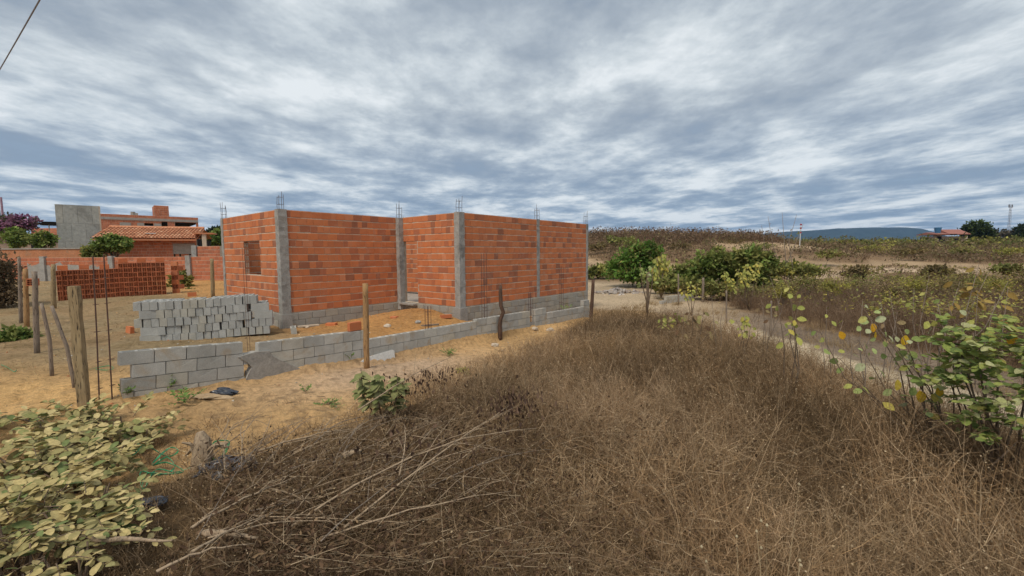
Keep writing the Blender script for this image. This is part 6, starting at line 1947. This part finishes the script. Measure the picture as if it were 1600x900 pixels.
thicket(sp, near_poly, 3600, .4, .95, 7, 6, .06, STB, [(0.16, 0.10, 0.055), (0.20, 0.13, 0.07), (0.14, 0.12, 0.05)], .010, bare=.3)
p = scatter(near_poly, 380, VR); weeds(sp, p, VR.uniform(1.2, 2.0, len(p)), 2, 4, .012, STB, .14, .15, 4, 0, tw_len=.22, base_r=.05)
p = scatter([(7.8, 5.5), (8.0, 9), (8.0, 14), (9.2, 18), (10.2, 17), (10.4, 9), (10.6, 5)], 60, VR); weeds(sp, p, VR.uniform(.6, 1.7, len(p)), 2, 4, .010, STB, .16, .15, 4, 0, tw_len=.25, base_r=.05)
o = sp.build('tall_weeds', M['far_plant']); tag(o, 'thicket of tall thin weeds with yellowing tops beyond the grey trail', 'weeds', kind='stuff')
sp = Soup()
mid_poly = [(9.5, 21), (8.6, 25), (9.5, 31), (12, 36), (22, 46), (40, 46), (60, 40), (50, 26), (32, 20), (24, 20), (14, 22)]
p_keep = lambda p: dist_line(p[:, 0], p[:, 1], BAND) > 2.0
thicket(sp, mid_poly, 2800, .35, .75, 4, 16, .13, STB, [(0.19, 0.18, 0.055), (0.23, 0.185, 0.065), (0.15, 0.145, 0.05), (0.28, 0.24, 0.06), (0.15, 0.10, 0.055), (0.13, 0.085, 0.05)], .016, bare=.3)
o = sp.build('scrub', M['far_plant']); tag(o, 'olive and brown scrub in front of the sandy band at right', 'scrub', kind='stuff')
sp = Soup()
def far_scrub(poly, n, h0, h1, leaf, pal, nl, skip_band=True):
    p = scatter(poly, n, VR)
    keep = np.ones(len(p), bool)
    if skip_band: keep &= dist_line(p[:, 0], p[:, 1], BAND) > 2.2
    keep &= fbm(p[:, 0] * .13 + 40, p[:, 1] * .13, 4) < .14 + .2 * (p[:, 1] > 66)
    p = p[keep]; n = len(p)
    h = VR.uniform(h0, h1, n)
    weeds(sp, p, h, 5, 2, .03, STB, .35, .2, 2, 0, tw_len=.35, base_r=.3)
    i = np.repeat(np.arange(n), nl); k = len(i)
    q = np.concatenate([p[i] + VR.normal(0, .4, (k, 2)), (gz(p[i, 0], p[i, 1]) + h[i] * VR.uniform(.1, 1, k))[:, None]], 1)
    pc = pick(pal, n, VR, .25); s_ = leaf * VR.uniform(.5, 1.4, k)
    blades(sp, q, unit(VR.normal(size=(k, 3))), unit(VR.normal(size=(k, 3)) * .8 + np.array((0, 0, 1))), s_, s_ * .6, np.clip(pc[i] * VR.uniform(.8, 1.2, (k, 1)), .01, .8), full=False)
BRS = [(0.20, 0.135, 0.085), (0.24, 0.165, 0.10), (0.17, 0.12, 0.07), (0.19, 0.16, 0.075), (0.15, 0.14, 0.06)]
far_scrub([(4, 44), (8, 40), (20, 47), (40, 48), (70, 46), (100, 60), (90, 100), (40, 105), (10, 100), (4, 70)], 4200, .5, 1.5, .28, BRS, 12)
far_scrub([(6, 66), (40, 62), (44, 84), (10, 90)], 1500, .8, 2.0, .28, [(0.19, 0.12, 0.08), (0.15, 0.095, 0.06), (0.23, 0.16, 0.10)], 12, False)
far_scrub([(45, 90), (120, 62), (260, 150), (250, 230), (80, 220), (40, 130)], 3600, 1.0, 3.0, .6, [(0.13, 0.15, 0.045), (0.18, 0.18, 0.055), (0.11, 0.12, 0.04), (0.19, 0.15, 0.07), (0.25, 0.24, 0.06)], 14, False)
far_scrub([(-10, 110), (60, 110), (40, 200), (-10, 200)], 500, 1.0, 2.5, .6, BRS, 12, False)
o = sp.build('hill_scrub', M['far_plant']); tag(o, 'dry brown scrub over the low hill and far plain', 'scrub', kind='stuff')
print('hill', sp.tris())
# bushes one can tell apart in the scrub
SB = random.Random(404)
for i, (px, py, d, w_, h_, pl) in enumerate(((1262, 440, 19, 26, 13, 0), (1300, 448, 18, 24, 14, 1), (1345, 440, 20, 30, 14, 0), (1390, 452, 17, 26, 14, 2), (1432, 440, 19, 30, 15, 1), (1478, 446, 18, 28, 15, 2), (1520, 438, 19, 30, 15, 0), (1565, 446, 17, 28, 16, 1), (1605, 440, 17, 30, 18, 2),
        (1225, 452, 18, 20, 14, 1), (1335, 424, 27, 22, 7, 2), (1470, 423, 28, 24, 7, 2), (1570, 420, 29, 28, 8, 0), (1290, 395, 46, 26, 6, 0), (1360, 388, 60, 24, 6, 1), (1420, 392, 52, 26, 6, 2), (1500, 390, 56, 30, 7, 0), (1570, 392, 54, 28, 7, 1), (1330, 378, 95, 18, 5, 1), (1400, 380, 90, 22, 5, 0), (1460, 381, 95, 20, 4, 2),
        (1135, 378, 66, 24, 5, 2), (1060, 384, 60, 22, 5, 2), (1190, 384, 58, 26, 5, 0), (935, 385, 58, 18, 6, 2))):
    near_ = d < 24
    b3 = bl([(px + SB.uniform(-.5, .5) * w_, py + SB.uniform(-.2, .5) * h_, w_ * SB.uniform(.45, .8), h_ * SB.uniform(.5, .9)) for k in range(4)], d)
    pal = (OLV, [(0.30, 0.28, 0.07), (0.24, 0.23, 0.07), (0.36, 0.31, 0.08)], [(0.17, 0.13, 0.065), (0.21, 0.15, 0.075), (0.14, 0.12, 0.05)])[pl]
    lb = ('olive', 'yellow-green', 'brownish')[pl] + (' bush among the tall weeds beyond the grey trail' if near_ else ' bush on the far scrubland in front of the skyline')
    tree('scrub_bush', root(px, d), b3, .075 if near_ else .24, 900 if near_ else 700, pal, lb, 'bush', .02, group=lb + 's', clump=.6, pal2=YLW if pl == 1 else [(0.22, 0.17, 0.07)], bark='stick_grey')
# fence of thin stakes along the trail
for i, (px, py, h) in enumerate(((1060, 470, .9), (1135, 500, 1.0), (1205, 520, 1.1))):
    post(px, py + 6, py - 42 - i * 4, 2.6, 'stick_grey', ('thin grey stake nearest the green thicket on the trail edge', 'thin grey stake midway along the trail edge', 'thin grey stake closest to the weeds on the trail edge')[i], seed=60 + i, grp='thin stakes along the trail')

# ------------------------------------------------------------------ air
def build_haze():
    m = bpy.data.materials.new('haze'); m.use_nodes = True
    nt = m.node_tree; nt.nodes.clear()
    out = nt.nodes.new('ShaderNodeOutputMaterial'); pv = nt.nodes.new('ShaderNodeVolumePrincipled')
    pv.inputs['Color'].default_value = (0.36, 0.60, 1.0, 1)
    pv.inputs['Density'].default_value = 0.00008
    pv.inputs['Anisotropy'].default_value = 0.1
    nt.links.new(pv.outputs[0], out.inputs['Volume'])
    b = MB(); b.box((0, 0, 120), (13400, 13400, 264))
    o = b.build('haze', m); tag(o, kind='stuff')
build_haze()
